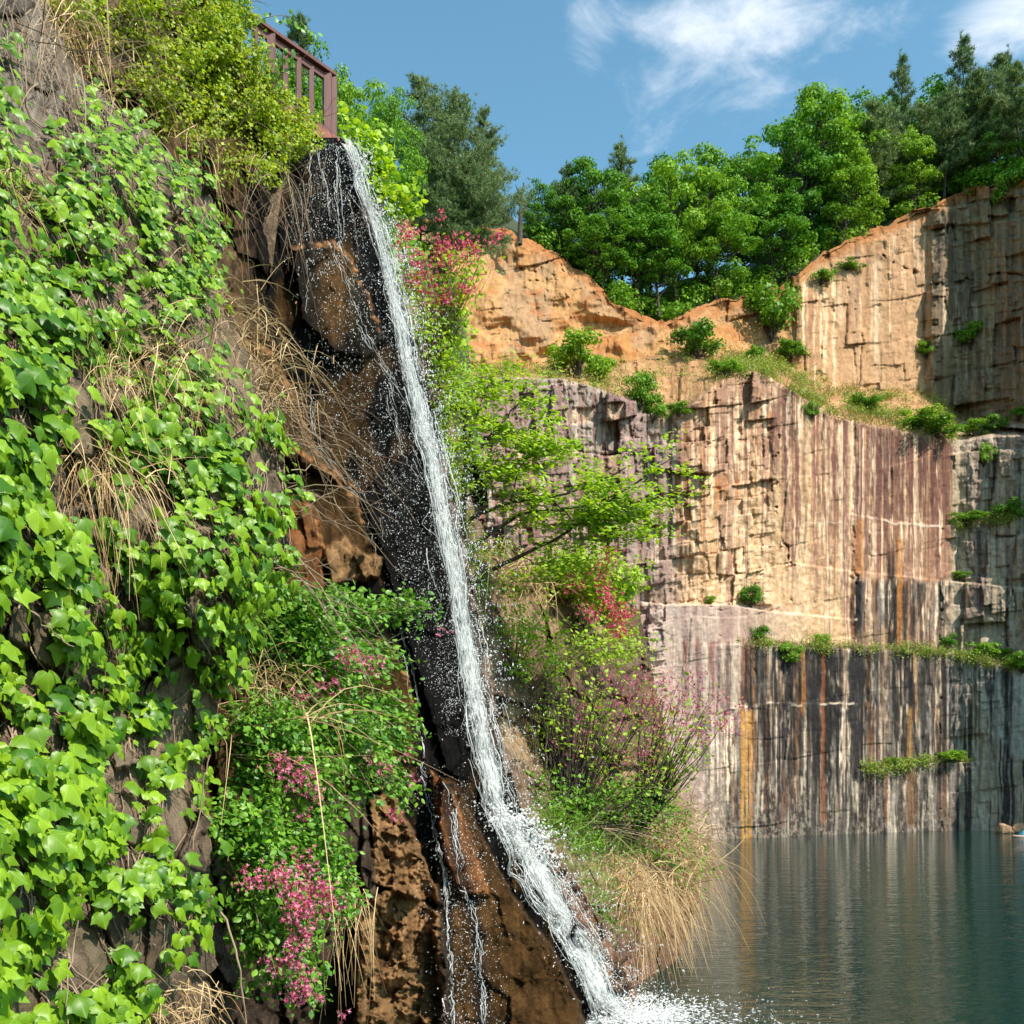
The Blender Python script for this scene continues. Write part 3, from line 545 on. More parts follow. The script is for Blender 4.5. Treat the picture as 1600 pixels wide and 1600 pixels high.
# --- left ivy cliff
iv_r = [(-260, 60), (-100, 62), (0, 72), (60, 92), (110, 125), (160, 172), (220, 245), (290, 318), (370, 340), (450, 348), (520, 372), (640, 436), (780, 452), (880, 440), (960, 395), (1060, 345), (1200, 318), (1400, 330), (1650, 335)]
def ivy_d(X, Y):
    r = itp(Y, iv_r); l = -330.; u = (X-l)/(r-l)
    dl = itp(Y, [(-260, 6.2), (0, 5.2), (300, 4.6), (600, 4.2), (1000, 3.9), (1650, 3.8)])
    dr = itp(Y, [(-260, 9.8), (0, 9.5), (150, 9.4), (300, 9.3), (600, 8.8), (1000, 7.8), (1300, 7.3), (1650, 7.1)])
    D = dl+(dr-dl)*(u**1.25)+.55*sst(.88, 1, u)
    x, y = X*.0042, Y*.0042
    a1, r1, e1 = facets(x/.75+.4*fbm(x*2, y*2, 2, 1), y/1.1+.3*fbm(x*2, y*2, 2, 2), .5, .45, 301)
    a2, r2, e2 = facets(x/.26+.4*fbm(x*4, y*4, 2, 3), y/.34+.4*fbm(x*4, y*4, 2, 4), .16, .22, 321)
    big = (fbm(x/1.6, y/2.2, 3, 331)-.5)*1.1
    tq = .25+.75*sst(60, 220, Y)
    return D+(a1+a2)*tq+big+.10*sst(.08, 0, e1)*tq+(1-tq)*(fbm(x/.22, y/.9, 4, 345)-.5)*.9+(fbm(x/.12, y/.2, 4, 341)-.5)*.14+(fbm(x/.5, y/.9, 3, 343)-.5)*.3, (r1, r2, e1)
def ivy_c(X, Y, info):
    r1, r2, e1 = info; g = fbm(X/30, Y/30, 4, 351); k = fbm(X/9, Y/40, 3, 361); B = np.broadcast_to
    c = mix(B(A3(.14, .095, .06), X.shape+(3,)), B(A3(.27, .19, .125), X.shape+(3,)), sst(.3, .7, g*.6+r1*.4)); c = mix(c, B(A3(.34, .20, .135), c.shape), sst(.6, .75, k*.6+r2*.4)*.5)
    c = mix(c, B(A3(.16, .13, .07), c.shape), sst(.55, .7, fbm(X/60, Y/60, 3, 371))*.6)
    fb = fbm((X+Y*.35)/5, (Y-X*.35)/70, 4, 385); c = mix(c, mix(B(A3(.11, .09, .075), c.shape), B(A3(.32, .27, .22), c.shape), sst(.35, .65, fb)), sst(300, 150, Y)*.85)
    return mix(c, B(A3(.09, .065, .05), c.shape), sst(.06, .0, e1)*.7)
ivy_s = Sheet(np.arange(-260, 1650, 3.2), lambda y: 0*y-330., lambda y: itp(y, iv_r)+(fbm(y/30, 0*y, 4, 381)-.5)*34, 300, ivy_d, ivy_c)
ivy_s.build('ivy_cliff', M_near, 'brown rock cliff hung with ivy', 'cliff', right=[.15, .5, 1.2, 2.5, 5], top=[(-.2, .4, .6), (-.6, 1, 1.5), (-2.5, 2.2, 3.2), (-7, 4, 4.5), (-16, 6, 5), (-40, 10, 5)], lean=.25, left=[(-.15, -.5), (-.4, -1.1), (-.6, -1.8), (-1.0, -2.6), (-1.5, -4), (-3, -7), (-7, -12), (-14, -18)])

# --- waterfall rock
wf_r = [(215, 536), (300, 572), (380, 604), (480, 632), (600, 664), (700, 692), (830, 722), (950, 745), (1060, 765), (1180, 793), (1260, 812), (1310, 850), (1400, 915), (1500, 968), (1570, 1004), (1640, 1030)]
wf_l = [(215, 250), (500, 260), (900, 240), (1640, 220)]
WP = [([(455, 386), (520, 378), (546, 400), (602, 525), (575, 560), (520, 548), (470, 500)], .40, 'wet'),
      ([(240, 480), (424, 548), (452, 602), (492, 700), (560, 768), (480, 730), (240, 640)], .50, 'brown'),
      ([(240, 600), (425, 678), (500, 722), (558, 778), (578, 850), (545, 900), (500, 1010), (240, 1010)], .85, 'brown'),
      ([(438, 790), (468, 772), (495, 802), (509, 880), (503, 985), (430, 985)], .55, 'orange'),
      ([(505, 856), (538, 836), (566, 862), (600, 872), (592, 902), (515, 915)], .75, 'tan'),
      ([(562, 775), (600, 733), (644, 700), (692, 840), (742, 1160), (700, 1215), (650, 1050), (600, 880)], .30, 'black'),
      ([(500, 1020), (600, 1000), (640, 1060), (660, 1180), (600, 1240), (500, 1240)], .3, 'brown'),
      ([(688, 1214), (712, 1222), (760, 1318), (806, 1405), (866, 1485), (908, 1572), (926, 1660), (690, 1660), (676, 1420)], 1.0, 'brown'),
      ([(672, 1205), (700, 1225), (735, 1300), (765, 1400), (720, 1400), (690, 1330)], .35, 'orange'),
      ([(575, 1250), (612, 1236), (655, 1320), (692, 1412), (640, 1402), (585, 1380)], 1.0, 'tan'),
      ([(300, 1300), (570, 1235), (590, 1400), (560, 1660), (300, 1660)], 1.0, 'dark'),  # shade behind the weigela put into this dark colour
      ([(556, 1420), (600, 1392), (640, 1385), (690, 1432), (703, 1520), (700, 1660), (553, 1660)], 1.5, 'tan')]
def wf_d(X, Y):
    r = itp(Y, wf_r); l = itp(Y, wf_l); u = (X-l)/(r-l)
    dl = itp(Y, [(215, 12.8), (600, 12.2), (1000, 11.4), (1640, 11.2)]); dr = itp(Y, [(215, 17.6), (600, 18.6), (900, 19.4), (1200, 20.2), (1400, 20.7), (1640, 21.4)])
    D = dl+(dr-dl)*u**.85; x, y = X*.011, Y*.011
    wx, wy = (fbm(X/9, Y/9, 4, 401)-.5)*9, (fbm(X/9, Y/9, 4, 403)-.5)*9
    sds = []
    for poly, amp, _ in WP:
        s_ = sdpoly(X+wx, Y+wy, poly); sds.append(s_); D = D-amp*sst(3, -4.5, s_)*(.8+.4*fbm(X/50, Y/50, 2, int(amp*100)))
    a1, r1, e1 = facets(x/1.3+.4*fbm(x, y, 2, 5), y/1.9+.3*fbm(x, y, 2, 6), .45, .7, 411); a2, r2, e2 = facets(x/.38+.15*fbm(x*2, y*2, 2, 7), y/.5+.15*fbm(x*2, y*2, 2, 8), .20, .36, 421)
    slab = sst(.30, .55, u)*sst(1180, 1100, Y)*(1-np.max([sst(4, -4, q) for q in (sds[3], sds[4])], 0)); q = (1-.68*slab)*(1-.6*sst(4, -6, sds[7]))
    crum = sst(3, -5, np.minimum(sds[-1], sds[-3]))
    D = D+(a1+a2)*q+(fbm(x/.3, y/.5, 4, 431)-.5)*.26+(fbm(x/.09, y/.14, 3, 433)-.5)*.10*(1-.5*slab)+crum*((fbm(x/.2, y/.16, 4, 435)-.5)*.2+facets(x/.22+.3*fbm(x*5, y*5, 2, 3), y/.20, .30, .5, 437)[0]+facets(x/.09, y/.08, .10, .2, 438)[0])-.35*np.abs(fbm(x/.35, y/.8, 4, 439)-.5)*(1-.6*slab)
    return D, (sds, r1, r2, e1, u, slab, crum)
def wf_c(X, Y, info):
    sds, r1, r2, e1, u, slab, crum = info; B = np.broadcast_to; sh = X.shape+(3,); g = fbm(X/14, Y/22, 4, 441); k = fbm(X/7, Y/60, 3, 443)
    c = mix(B(A3(.10, .055, .028), sh), B(A3(.22, .13, .07), sh), sst(.3, .7, g*.6+r1*.4))
    c = mix(c, B(A3(.008, .0065, .006), sh), sst(.28, .45, u+.1*(k-.5)))
    c = mix(c, B(A3(.075, .038, .012), sh), sst(.50, .66, fbm(X/26, Y/80, 3, 447))*.65)
    KC = {'wet': A3(.020, .014, .009), 'brown': A3(.070, .034, .012), 'orange': A3(.20, .080, .030), 'tan': A3(.27, .145, .065), 'black': A3(.009, .0075, .007), 'dark': A3(.075, .05, .035)}
    for s_, (poly, amp, kk) in zip(sds, WP):
        c = mix(c, mix(B(KC[kk]*.7, sh), B(KC[kk]*1.5, sh), g), sst(3, -3, s_))
        if kk in ('brown', 'wet', 'orange') and amp < .95:   # orange lip, sunlight painted on the ledge's upper and right edges
            c = mix(c, B(A3(.42, .19, .075), sh)*(.5+g[..., None]), sst(6.5, 1, np.abs(s_+2))*sst(.4, .6, fbm(X/12, Y/12, 3, 449)+.08)*sst(.25, .85, -np.gradient(s_, axis=0)/2.1+.45*np.gradient(s_, axis=1)/np.gradient(X, axis=1))*.85)
    c = mix(c, B(A3(.13, .062, .018), sh), sst(14, -6, np.hypot((X-525)/1.6, (Y-455)/3.6)-12+22*(g-.5))*.75)
    c = c*(.45+1.1*fbm(X/5, Y/70, 4, 451, .65)[..., None])*(.75+.5*fbm(X/2.5, Y/4, 3, 453)[..., None])
    # wet runs over the lower rock
    wetr = np.max([sst(16, 6, np.abs(X-itp(Y, q)+8*(k-.5)))*(Y > q[0][0]) for q in ([(1130, 655), (1260, 662), (1330, 690), (1420, 696), (1640, 700)], [(1225, 695), (1330, 712), (1400, 730), (1450, 745), (1640, 756)])], 0)
    c = mix(c, B(A3(.020, .014, .012), sh), wetr*.85)
    c = mix(c, B(A3(.30, .20, .16), sh), sst(14, 4, itp(Y, wf_r)-X)*sst(650, 760, Y)*sst(1240, 1200, Y)*sst(.35, .55, g)*.8)
    lowr = sst(0, 14, X-itp(Y, [(1300, 830), (1400, 872), (1500, 930), (1570, 965), (1640, 990)]))*(Y > 1300); c = mix(c, B(A3(.28, .15, .09), sh), lowr*.8*sst(.3, .6, g))
    return c
wf_s = Sheet(np.arange(215, 1640, 2.1), lambda y: itp(y, wf_l), lambda y: itp(y, wf_r), 330, wf_d, wf_c)
wf_s.build('waterfall_rock', M_wet, 'dark wet rock face under the waterfall with orange ledges', 'cliff', right=[.2, .6, 1.5, 3, 6], top=[(.6, .05), (2, .1), (6, .3)])

# --- slope between the ivy and the deck
us_r = [(-120, 270), (0, 305), (60, 370), (130, 415), (200, 465), (235, 475), (300, 440), (380, 430), (470, 420)]
def up_d(X, Y):
    r = itp(Y, us_r); u = (X-60)/(r-60); D = itp(Y, [(-120, 12.5), (100, 12), (300, 11.8), (470, 11.6)])+(itp(Y, [(-120, 14.5), (0, 15.2), (200, 16.6), (300, 15.8), (470, 15.2)])-itp(Y, [(-120, 12.5), (100, 12), (300, 11.8), (470, 11.6)]))*u
    D = D-itp(Y, [(-120, 0), (120, 0), (260, .0), (470, 0)])
    x, y = X*.009, Y*.009; a1, r1, e1 = facets(x/.9, y/.9, .5, .6, 501)
    return D+a1+(fbm(x, y, 4, 511)-.5)*.9, (r1,)
def up_c(X, Y, info):
    B = np.broadcast_to; sh = X.shape+(3,); g = fbm(X/20, Y/20, 4, 521); return mix(B(A3(.10, .06, .035), sh), B(A3(.24, .15, .09), sh), g)
up_s = Sheet(np.arange(-120, 470, 4.), lambda y: 0*y+60., lambda y: itp(y, us_r), 120, up_d, up_c)
up_s.build('upper_slope', M_near, 'steep brown earth slope under the wooden railing', 'slope', right=[.3, 1, 2.5], top=[(.6, .7), (1.5, 1.9)], down=False)

# --- bank right of the fall
bk_r = [(470, 655), (560, 676), (650, 705), (800, 742), (868, 775), (885, 880), (920, 965), (960, 1000), (1060, 1022), (1150, 1040), (1280, 1075), (1340, 1090), (1400, 1092), (1470, 1070), (1515, 1052), (1560, 1050)]
bk_l = [(470, 600), (650, 655), (900, 715), (1150, 765), (1290, 800), (1400, 890), (1515, 950), (1560, 985)]
def bk_d(X, Y):
    l, r = itp(Y, bk_l), itp(Y, bk_r); u = np.clip((X-l)/(r-l), 0, 1)
    d0 = itp(Y, [(470, 20.5), (900, 22.2), (1280, 22.2), (1400, 22.0), (1560, 21.9)]); d1 = itp(Y, [(470, 24), (650, 25), (800, 26), (885, 31), (960, 33), (1150, 33.5), (1280, 31.2), (1400, 28.6), (1515, 26.0), (1560, 25.2)])
    x, y = X*.016, Y*.016; a1, r1, e1 = facets(x/1.8+.4*fbm(x, y, 2, 15), y/1.5+.3*fbm(x, y, 2, 16), 1.0, 1.2, 601); a2, r2, e2 = facets(x/.55, y/.6, .35, .4, 611)
    return d0+(d1-d0)*u+(a1+a2)*(.4+.6*sst(1230, 1180, Y)+.6*sst(1390, 1440, Y))+(fbm(x/.5, y/.5, 4, 621)-.5)*.6+(fbm(x/.12, y/.12, 3, 623)-.5)*.15, (r1, r2, e1)
def bk_c(X, Y, info):
    B = np.broadcast_to; sh = X.shape+(3,); r1, r2, e1 = info; g = fbm(X/16, Y/16, 4, 631); k = fbm(X/12, Y/50, 3, 633)
    c = mix(B(A3(.13, .075, .045), sh), B(A3(.30, .19, .10), sh), sst(.3, .7, g*.5+r1*.5)); c = mix(c, B(A3(.13, .075, .06), sh), sst(.5, .62, k)*.6)
    c = mix(c, B(A3(.20, .14, .07), sh), sst(1240, 1290, Y)*sst(1470, 1420, Y)*.7)
    return mix(c, B(A3(.17, .085, .055), sh)*(.5+g[..., None]), sst(1370, 1430, Y)*.8)
bk_s = Sheet(np.arange(470, 1560, 3.0), lambda y: itp(y, bk_l), lambda y: itp(y, bk_r), 170, bk_d, bk_c)
bk_s.build('lake_bank', M_near, 'rocky overgrown bank right of the waterfall', 'bank', right=[.4, 1.2, 3, 8, 16], top=[(1, .2), (4, .5), (9, .8)])

# ------------------------------------------------------------------ wooden deck and railing on top
def boxv(mb, c0, c1, w, h, up=(0, 0, 1)):
    """bar between two points, w across, h high, slightly chamfered"""
    a, b = np.array(c0, float), np.array(c1, float); t = nrm(b-a); upv = np.array(up, float)
    s = nrm(np.cross(t, upv)); u2 = np.cross(s, t); ch = min(w, h)*.12
    pr = [(-w/2+ch, -h/2), (w/2-ch, -h/2), (w/2, -h/2+ch), (w/2, h/2-ch), (w/2-ch, h/2), (-w/2+ch, h/2), (-w/2, h/2-ch), (-w/2, -h/2+ch)]
    v = np.array([p_+s*x+u2*y for p_ in (a, b) for x, y in pr]); n = 8
    mb.add(v, [(i, (i+1) % n, n+(i+1) % n, n+i) for i in range(n)])
    mb.add(v, [tuple(range(n))[::-1], tuple(range(n, 2*n))])
r1 = P(511, 214, 17.5); ZD = r1[2]; RT = ZD+1.12
rdv = np.array([-.62, -.785, 0]); rl = 3.6
root = empty('wooden_railing', r1, 'dark maroon timber railing standing above the waterfall lip', 'railing')
for k in (0, 1.2, 2.4, 3.6):
    b = r1+rdv*k; mb = MB(); boxv(mb, b+[0, 0, -.03], b+[0, 0, 1.06], .15, .15, (1, .3, 0))
    if k == 0:
        q = b+np.array([.10, .05, 0]); boxv(mb, q+[0, 0, -.03], q+[0, 0, 1.055], .06, .12, (1, .3, 0))
    mb.build('post', M_wood, root, r1, False)
for k in (.35, .62, .9, 1.5, 1.78, 2.06, 2.7, 3.0, 3.3):
    b = r1+rdv*k; mb = MB(); boxv(mb, b+[0, 0, .12], b+[0, 0, 1.0], .075, .09, (1, .3, 0)); mb.build('baluster', M_wood, root, r1, False)
mb = MB(); boxv(mb, r1-rdv*.12+[0, 0, 1.10], r1+rdv*3.7+[0, 0, 1.10], .20, .07); mb.build('top_rail', M_wood, root, r1, False)
mb = MB(); boxv(mb, r1+rdv*.04+[0, 0, 1.0], r1+rdv*3.65+[0, 0, 1.0], .055, .12); mb.build('upper_rail', M_wood, root, r1, False)
mb = MB(); boxv(mb, r1+rdv*.04+[0, 0, .10], r1+rdv*3.65+[0, 0, .10], .055, .10); mb.build('bottom_rail', M_wood, root, r1, False)
droot = empty('wooden_deck', r1-[0, 0, .1], 'red brown timber deck edge at the top of the waterfall', 'deck')
side = np.array([-.785, .62, 0])
mb = MB()
for k in range(9):
    a = r1+side*(k*.16+.02)-rdv*.42+[0, 0, -.05]; boxv(mb, a, a+rdv*4.2, .15, .05)
mb.build('floor_boards', M_deck, droot, r1-[0, 0, .1], False)
mb = MB(); a = r1-side*.10-rdv*.42+[0, 0, -.09]; boxv(mb, a, a+rdv*4.2, .06, .2); mb.build('edge_board', M_deck, droot, r1-[0, 0, .1], False)

# ------------------------------------------------------------------ waterfall
wpath = [(236, 535, 22), (290, 556, 22), (380, 585, 30), (480, 610, 38), (600, 637, 46), (700, 662, 50), (830, 690, 54), (950, 712, 58), (1060, 730, 62), (1160, 748, 66), (1250, 770, 64), (1300, 782, 60)]
lpath = [(1285, 775, 50), (1330, 812, 80), (1400, 856, 90), (1480, 900, 90), (1560, 942, 80), (1580, 955, 80)]
def fall_pt(y, s, path, lift=.10):
    px = itp(y, [(a, b) for a, b, c in path])+s*itp(y, [(a, c) for a, b, c in path]); p_, n_ = wf_s.at(px, y); out = np.minimum(p_[..., 1:2], p_[..., 1:2]); return p_+n_*lift
wroot = empty('waterfall', P(955, 1580, 21.05), 'white waterfall pouring from the deck down the rock into the lake', 'waterfall')
wl = np.array(wroot.location)
sheetmb = MB()
for path, lft in ((wpath, .14), (lpath, .16)):
    for layer in range(2):
        y = np.arange(path[0][0], path[-1][0], 5.); s = np.linspace(-.5, .5, 11)
        yy = np.repeat(y[:, None], 11, 1); ss = np.repeat(s[None], len(y), 0)
        p_ = fall_pt(yy, ss, path, lft+.10*layer)
        # smooth the veil so that it hangs free of the rock's small steps
        for _ in range(6): p_[1:-1] = (p_[:-2]+p_[2:]+2*p_[1:-1])/4
        edge = .14-.40*np.abs(ss*2)**1.3; edge = np.where(ss < 0, edge+.05, edge)-.06*layer
        col = np.stack([ss*2+layer*3, yy/40., edge], -1)
        i = np.arange(len(y)-1)[:, None]*11+np.arange(10)[None]
        sheetmb.add(p_, np.stack([i, i+1, i+12, i+11], -1).reshape(-1, 4), col.reshape(-1, 3))
sheetmb.build('water_veil', M_veil, wroot, wl)
# rope-like strands in the flow
smb = MB()
for path, n in ((wpath, 170), (lpath, 100)):
    y0, y1 = path[0][0], path[-1][0]
    for k in range(n):
        a = R.uniform(y0, y1-20) if k > 14 else y0+3*k*.3; L = R.uniform(30, 190); b = min(a+L, y1); y = np.linspace(a, b, max(5, int((b-a)/7)))
        s0 = R.normal(-.06, .22) if R.random() < .75 else R.normal(-.38, .04); s = s0+np.cumsum(R.normal(0, .012, len(y)))
        p_ = fall_pt(y, s, path, R.uniform(.18, .34))
        for _ in range(4): p_[1:-1] = (p_[:-2]+p_[2:]+2*p_[1:-1])/4
        p_ = p_+R.normal(0, .008, p_.shape); tube(smb, p_, R.uniform(.003, .010), .002, 4)
def rivulet(pts, n, w, r):
    for k in range(int(n*1.7)):
        q = np.array(pts, float); a = R.uniform(q[0, 0], q[-1, 0]-20) if k else q[0, 0]; b = min(a+R.uniform(20, 90), q[-1, 0])
        y = np.linspace(a, b, max(6, int((b-a)/5))); px = np.interp(y, q[:, 0], q[:, 1])+R.normal(0, w)+np.cumsum(R.normal(0, .5, len(y)))
        p_, n_ = wf_s.at(px, y); tube(smb, p_+n_*(.05+R.normal(0, .015, (len(y), 1))), r*R.uniform(.25, .75), r*.2, 4)
rivulet([(232, 484), (400, 478), (560, 480), (680, 484)], 7, 2.5, .008); rivulet([(232, 520), (330, 523), (390, 530)], 6, 3, .008); rivulet([(236, 497), (340, 512)], 4, 3, .007)
rivulet([(1130, 655), (1200, 660), (1250, 668), (1330, 690), (1420, 695), (1500, 700), (1640, 704)], 22, 3, .012)
rivulet([(1225, 695), (1330, 712), (1390, 722), (1440, 742), (1520, 750), (1600, 752)], 15, 3, .010)
rivulet([(380, 512), (430, 535), (500, 560), (560, 590), (640, 640), (700, 655)], 16, 5, .009); rivulet([(960, 622), (1010, 632), (1100, 650)], 7, 3, .008)
rivulet([(600, 600), (700, 628), (760, 660)], 8, 7, .008); rivulet([(690, 480), (740, 530), (790, 570), (860, 590)], 6, 6, .006)
smb.build('water_strand', M_drop, wroot, wl)
# spray
dmb = MB()
def drops(px, py, off, r0, r1, st=1.6):
    p_, n_ = wf_s.at(px, py); p_ = p_+n_*off[:, None]+R.normal(0, .03, p_.shape); n = len(p_); r = R.uniform(0, 1, n)**2.2*(r1-r0)+r0
    fr = frames(rdir(n), np.tile([[.12, 0, -1.]], (n, 1))+R.normal(0, .35, (n, 3))); place(dmb, OCT, p_, fr, np.stack([r*.75, r*R.uniform(1, st, n), r*.75], 1))
for path, n in ((wpath, 11000), (lpath, 6500)):
    y = R.uniform(path[0][0], path[-1][0], n); w = itp(y, [(a, c) for a, b, c in path]); sp = np.where(R.random(n) < .55, R.normal(.0, .28, n), np.abs(R.normal(.2, .60, n)))*itp(y, [(236, .45), (330, 1), (900, 1.1), (1580, 1)])
    px = itp(y, [(a, b) for a, b, c in path])+sp*w; over = np.maximum(px-itp(y, wf_r)+3, 0); off = R.uniform(.08, .5, n)
    pxc = np.minimum(px, itp(y, wf_r)-3)
    p_, n_ = wf_s.at(pxc, y); p_ = p_+n_*off[:, None]; p_[:, 0] += over*p_[:, 1]/1600
    r = R.uniform(0, 1, n)**2.5*.014+.0035
    fr = frames(rdir(n), np.tile([[.18, 0, -1.]], (n, 1))+R.normal(0, .35, (n, 3))); place(dmb, OCT, p_, fr, np.stack([r*.7, r*R.uniform(1, 2.4, n), r*.7], 1))
n = 11000; y = R.uniform(235, 1150, n); l = itp(y, [(235, 480), (330, 445), (560, 470), (700, 500), (800, 570), (900, 600), (1150, 690)]); r_ = itp(y, [(a, b) for a, b, c in wpath]); px = l+(r_-l)*R.uniform(0, 1, n)**.8
kp = fbm(px/14, y/50, 3, 77) > .36; drops(px[kp], y[kp], R.uniform(.02, .3, kp.sum()), .003, .010, 2.6)
n = 1800; y = R.uniform(1200, 1620, n); px = itp(y, [(1200, 655), (1330, 695), (1620, 705)])+R.normal(15, 30, n); drops(px, y, R.uniform(.02, .2, n), .0035, .013)
n = 900; y = R.uniform(1240, 1620, n); px = itp(y, [(1240, 700), (1400, 735), (1620, 760)])+R.normal(0, 22, n); drops(px, y, R.uniform(.02, .2, n), .0035, .012)
# splash where the fall meets the ledge and the lake
n = 1500; px = R.normal(812, 26, n); y = 1305+R.normal(0, 16, n)+(px-812)*.55; p_, n_ = wf_s.at(np.minimum(px, itp(y, wf_r)-2), y); p_ = p_+n_*np.abs(R.normal(.15, .18, n))[:, None]
r = R.uniform(0, 1, n)**2*.028+.006; place(dmb, OCT, p_, frames(rdir(n), rdir(n)), np.stack([r, r*1.3, r], 1))
n = 5200; ang = R.uniform(0, 2*math.pi, n); rad = np.abs(R.normal(0, .75, n)); c0 = P(945, 1578, 21.1); p_ = np.stack([c0[0]+rad*np.cos(ang)*1.25+.12, c0[1]+rad*np.sin(ang)*1.2-.25, np.abs(R.normal(0, .30, n))*np.exp(-rad*.9)+.01], 1)
r = R.uniform(0, 1, n)**2*.024+.005; place(dmb, OCT, p_, frames(rdir(n), rdir(n)), np.stack([r, r*1.3, r], 1))
spray = dmb.build('spray', M_drop, wroot, wl, False); spray['kind'] = 'stuff'
fmb = MB(); n = 4600; ang = R.uniform(0, 2*math.pi, n); rad = np.abs(R.normal(0, 1.05, n)); p_ = np.stack([c0[0]+.55+rad*np.cos(ang)*1.6, c0[1]-.5+rad*np.sin(ang)*1.5, 0*ang+.008], 1)
r = (R.uniform(0, 1, n)**2*.10+.012)*np.exp(-rad*.55); tip = np.stack([np.cos(ang*1.), np.sin(ang), 0*ang], 1)+R.normal(0, .5, (n, 3)); tip[:, 2] = 0
place(fmb, OCT, p_, frames(np.tile([[0, 0, 1.]], (n, 1)), tip), np.stack([r*.6, r*1.4, r*.14+.004], 1)); fm = fmb.build('foam', M_drop, wroot, wl); fm['kind'] = 'stuff'

# ------------------------------------------------------------------ plants on the rock
ivy_poly = [(-330, 60), (-80, 70), (30, 80), (110, 120), (190, 190), (300, 262), (346, 420), (352, 470), (330, 560), (440, 650), (462, 780), (448, 880), (400, 960), (352, 1080), (300, 1190), (318, 1290), (300, 1420), (255, 1490), (215, 1640), (-80, 1700), (-330, 1700)]
holes = [(50, 180, 70, 110, .9), (175, 300, 45, 50, .4), (10, 330, 35, 50, .5), (25, 500, 40, 60, .6), (130, 600, 70, 60, .95), (95, 750, 75, 75, 1), (240, 640, 45, 75, .6), (228, 790, 42, 60, 1), (225, 560, 60, 40, .5), (30, 960, 55, 70, .95), (60, 1060, 70, 45, .9), (265, 1050, 42, 110, .9),
         (175, 1230, 45, 90, .9), (20, 1330, 40, 50, .3), (105, 1480, 55, 85, 1), (230, 1440, 35, 50, .9), (280, 1300, 45, 75, .9), (340, 440, 30, 60, .3), (300, 520, 60, 40, .7), (370, 610, 55, 50, .65), (175, 440, 50, 35, .4), (20, 1180, 40, 30, .6)]
def ivy_mask(px, y):
    k = sst(14, -14, sdpoly(px, y, ivy_poly)+(fbm(px/30, y/30, 3, 701)-.5)*50)
    for hx, hy, rx, ry, a in holes: k = k*(1-a*sst(1.25, .75, np.hypot((px-hx)/rx, (y-hy)/ry)+(fbm(px/22, y/22, 3, 711)-.5)*.7))
    return k*sst(itp(y, [(300, .38), (520, .43)]), itp(y, [(300, .50), (520, .54)]), fbm(px/26, y/40, 3, 721))
iv_pos, iv_px, iv_n, iv_tip, iv_sc = [], [], [], [], []
stem_runs = []
for k in range(3000):
    px, y = R.uniform(-320, -50) if k > 2100 else R.uniform(-70, 460), R.uniform(60, 1640); n = R.integers(6, 18); pxs, ys_ = [], []
    vx = R.normal(0, 4)
    for j in range(n):
        pxs.append(px); ys_.append(y); st = R.uniform(8, 15); vx = vx*.8+R.normal(1, 4); px += vx; y += st
    pxs, ys_ = np.array(pxs), np.array(ys_); mk = ivy_mask(pxs, ys_)
    stem_runs.append((pxs, ys_, mk))
    keep = R.random(n) < mk
    if keep.sum() == 0: continue
    p_, n_ = ivy_s.at(pxs[keep], ys_[keep]); m_ = keep.sum()
    iv_px.append(np.stack([pxs[keep], ys_[keep]], 1)); off = R.uniform(.03, .22, m_)
    iv_pos.append(p_+n_*off[:, None]+R.normal(0, .02, (m_, 3)))
    iv_n.append(nrm(n_*.8+np.array([.25, -.25, .45])+R.normal(0, .33, (m_, 3)))); iv_tip.append(np.array([.1, -.1, -1.])+R.normal(0, .45, (m_, 3)))
    iv_sc.append((.038+.085*R.random(m_)**1.6)*itp(ys_[keep], [(0, .8), (450, .85), (700, 1.1), (1600, 1.12)])*np.interp(pxs[keep], [0, 460], [1.12, .95]))
iv_pos, iv_px, iv_n, iv_tip, iv_sc = map(np.concatenate, (iv_pos, iv_px, iv_n, iv_tip, iv_sc))
ivy_seeds = [(70, 330, 'boston ivy below the bare grey rock at the top of the ivy cliff'), (280, 370, 'boston ivy spilling over the dark hollow left of the dry grass'), (60, 570, 'boston ivy above the tuft of straw grass, hanging at the left edge'),
             (250, 690, 'small boston ivy spray across the middle of the bare rock'), (400, 760, 'boston ivy covering the right rim of the cliff facing the wet rock'), (70, 870, 'large leaved boston ivy under the bare rock hollow at left'),
             (330, 930, 'dense boston ivy above the upper end of the pink shrub'), (120, 1090, 'boston ivy hanging beside the long pale dead stem'), (120, 1200, 'broad boston ivy mat above the low pale boulder face'),
             (260, 1400, 'boston ivy reaching to the dark shaded hollow beside the pink flowers'), (40, 1480, 'boston ivy at the lower left corner beside the bare pale rock'), (190, 1580, 'boston ivy tuft at the foot of the bare pale rock')]
sd_ = np.array([(a, b) for a, b, _ in ivy_seeds], float); own = np.argmin(((iv_px[:, None]-sd_[None])**2).sum(-1), 1)
run_own = np.array([np.argmin(((np.array([r_[0].mean(), r_[1].mean()])-sd_)**2).sum(-1)) for r_ in stem_runs])
for k, (a, b, lab) in enumerate(ivy_seeds):
    p0, n0 = ivy_s.at(np.array([a]), np.array([b])); root = empty('ivy_plant', p0[0], lab, 'ivy', 'ivy plants on the rock'); q = own == k
    mb = MB(); place(mb, IVY, iv_pos[q], frames(iv_n[q], iv_tip[q]), iv_sc[q], IVYC); mb.build('foliage', M_ivy, root, p0[0])
    mb = MB()
    for i_ in np.where(run_own == k)[0]:
        xs_, ys_, mk = stem_runs[i_]
        if mk.mean() > .25 and len(xs_) > 4:
            p_, n_ = ivy_s.at(xs_, ys_); tube(mb, p_+n_*.02, .006, .003, 4)
    mb.build('vine', M_twig, root, p0[0])

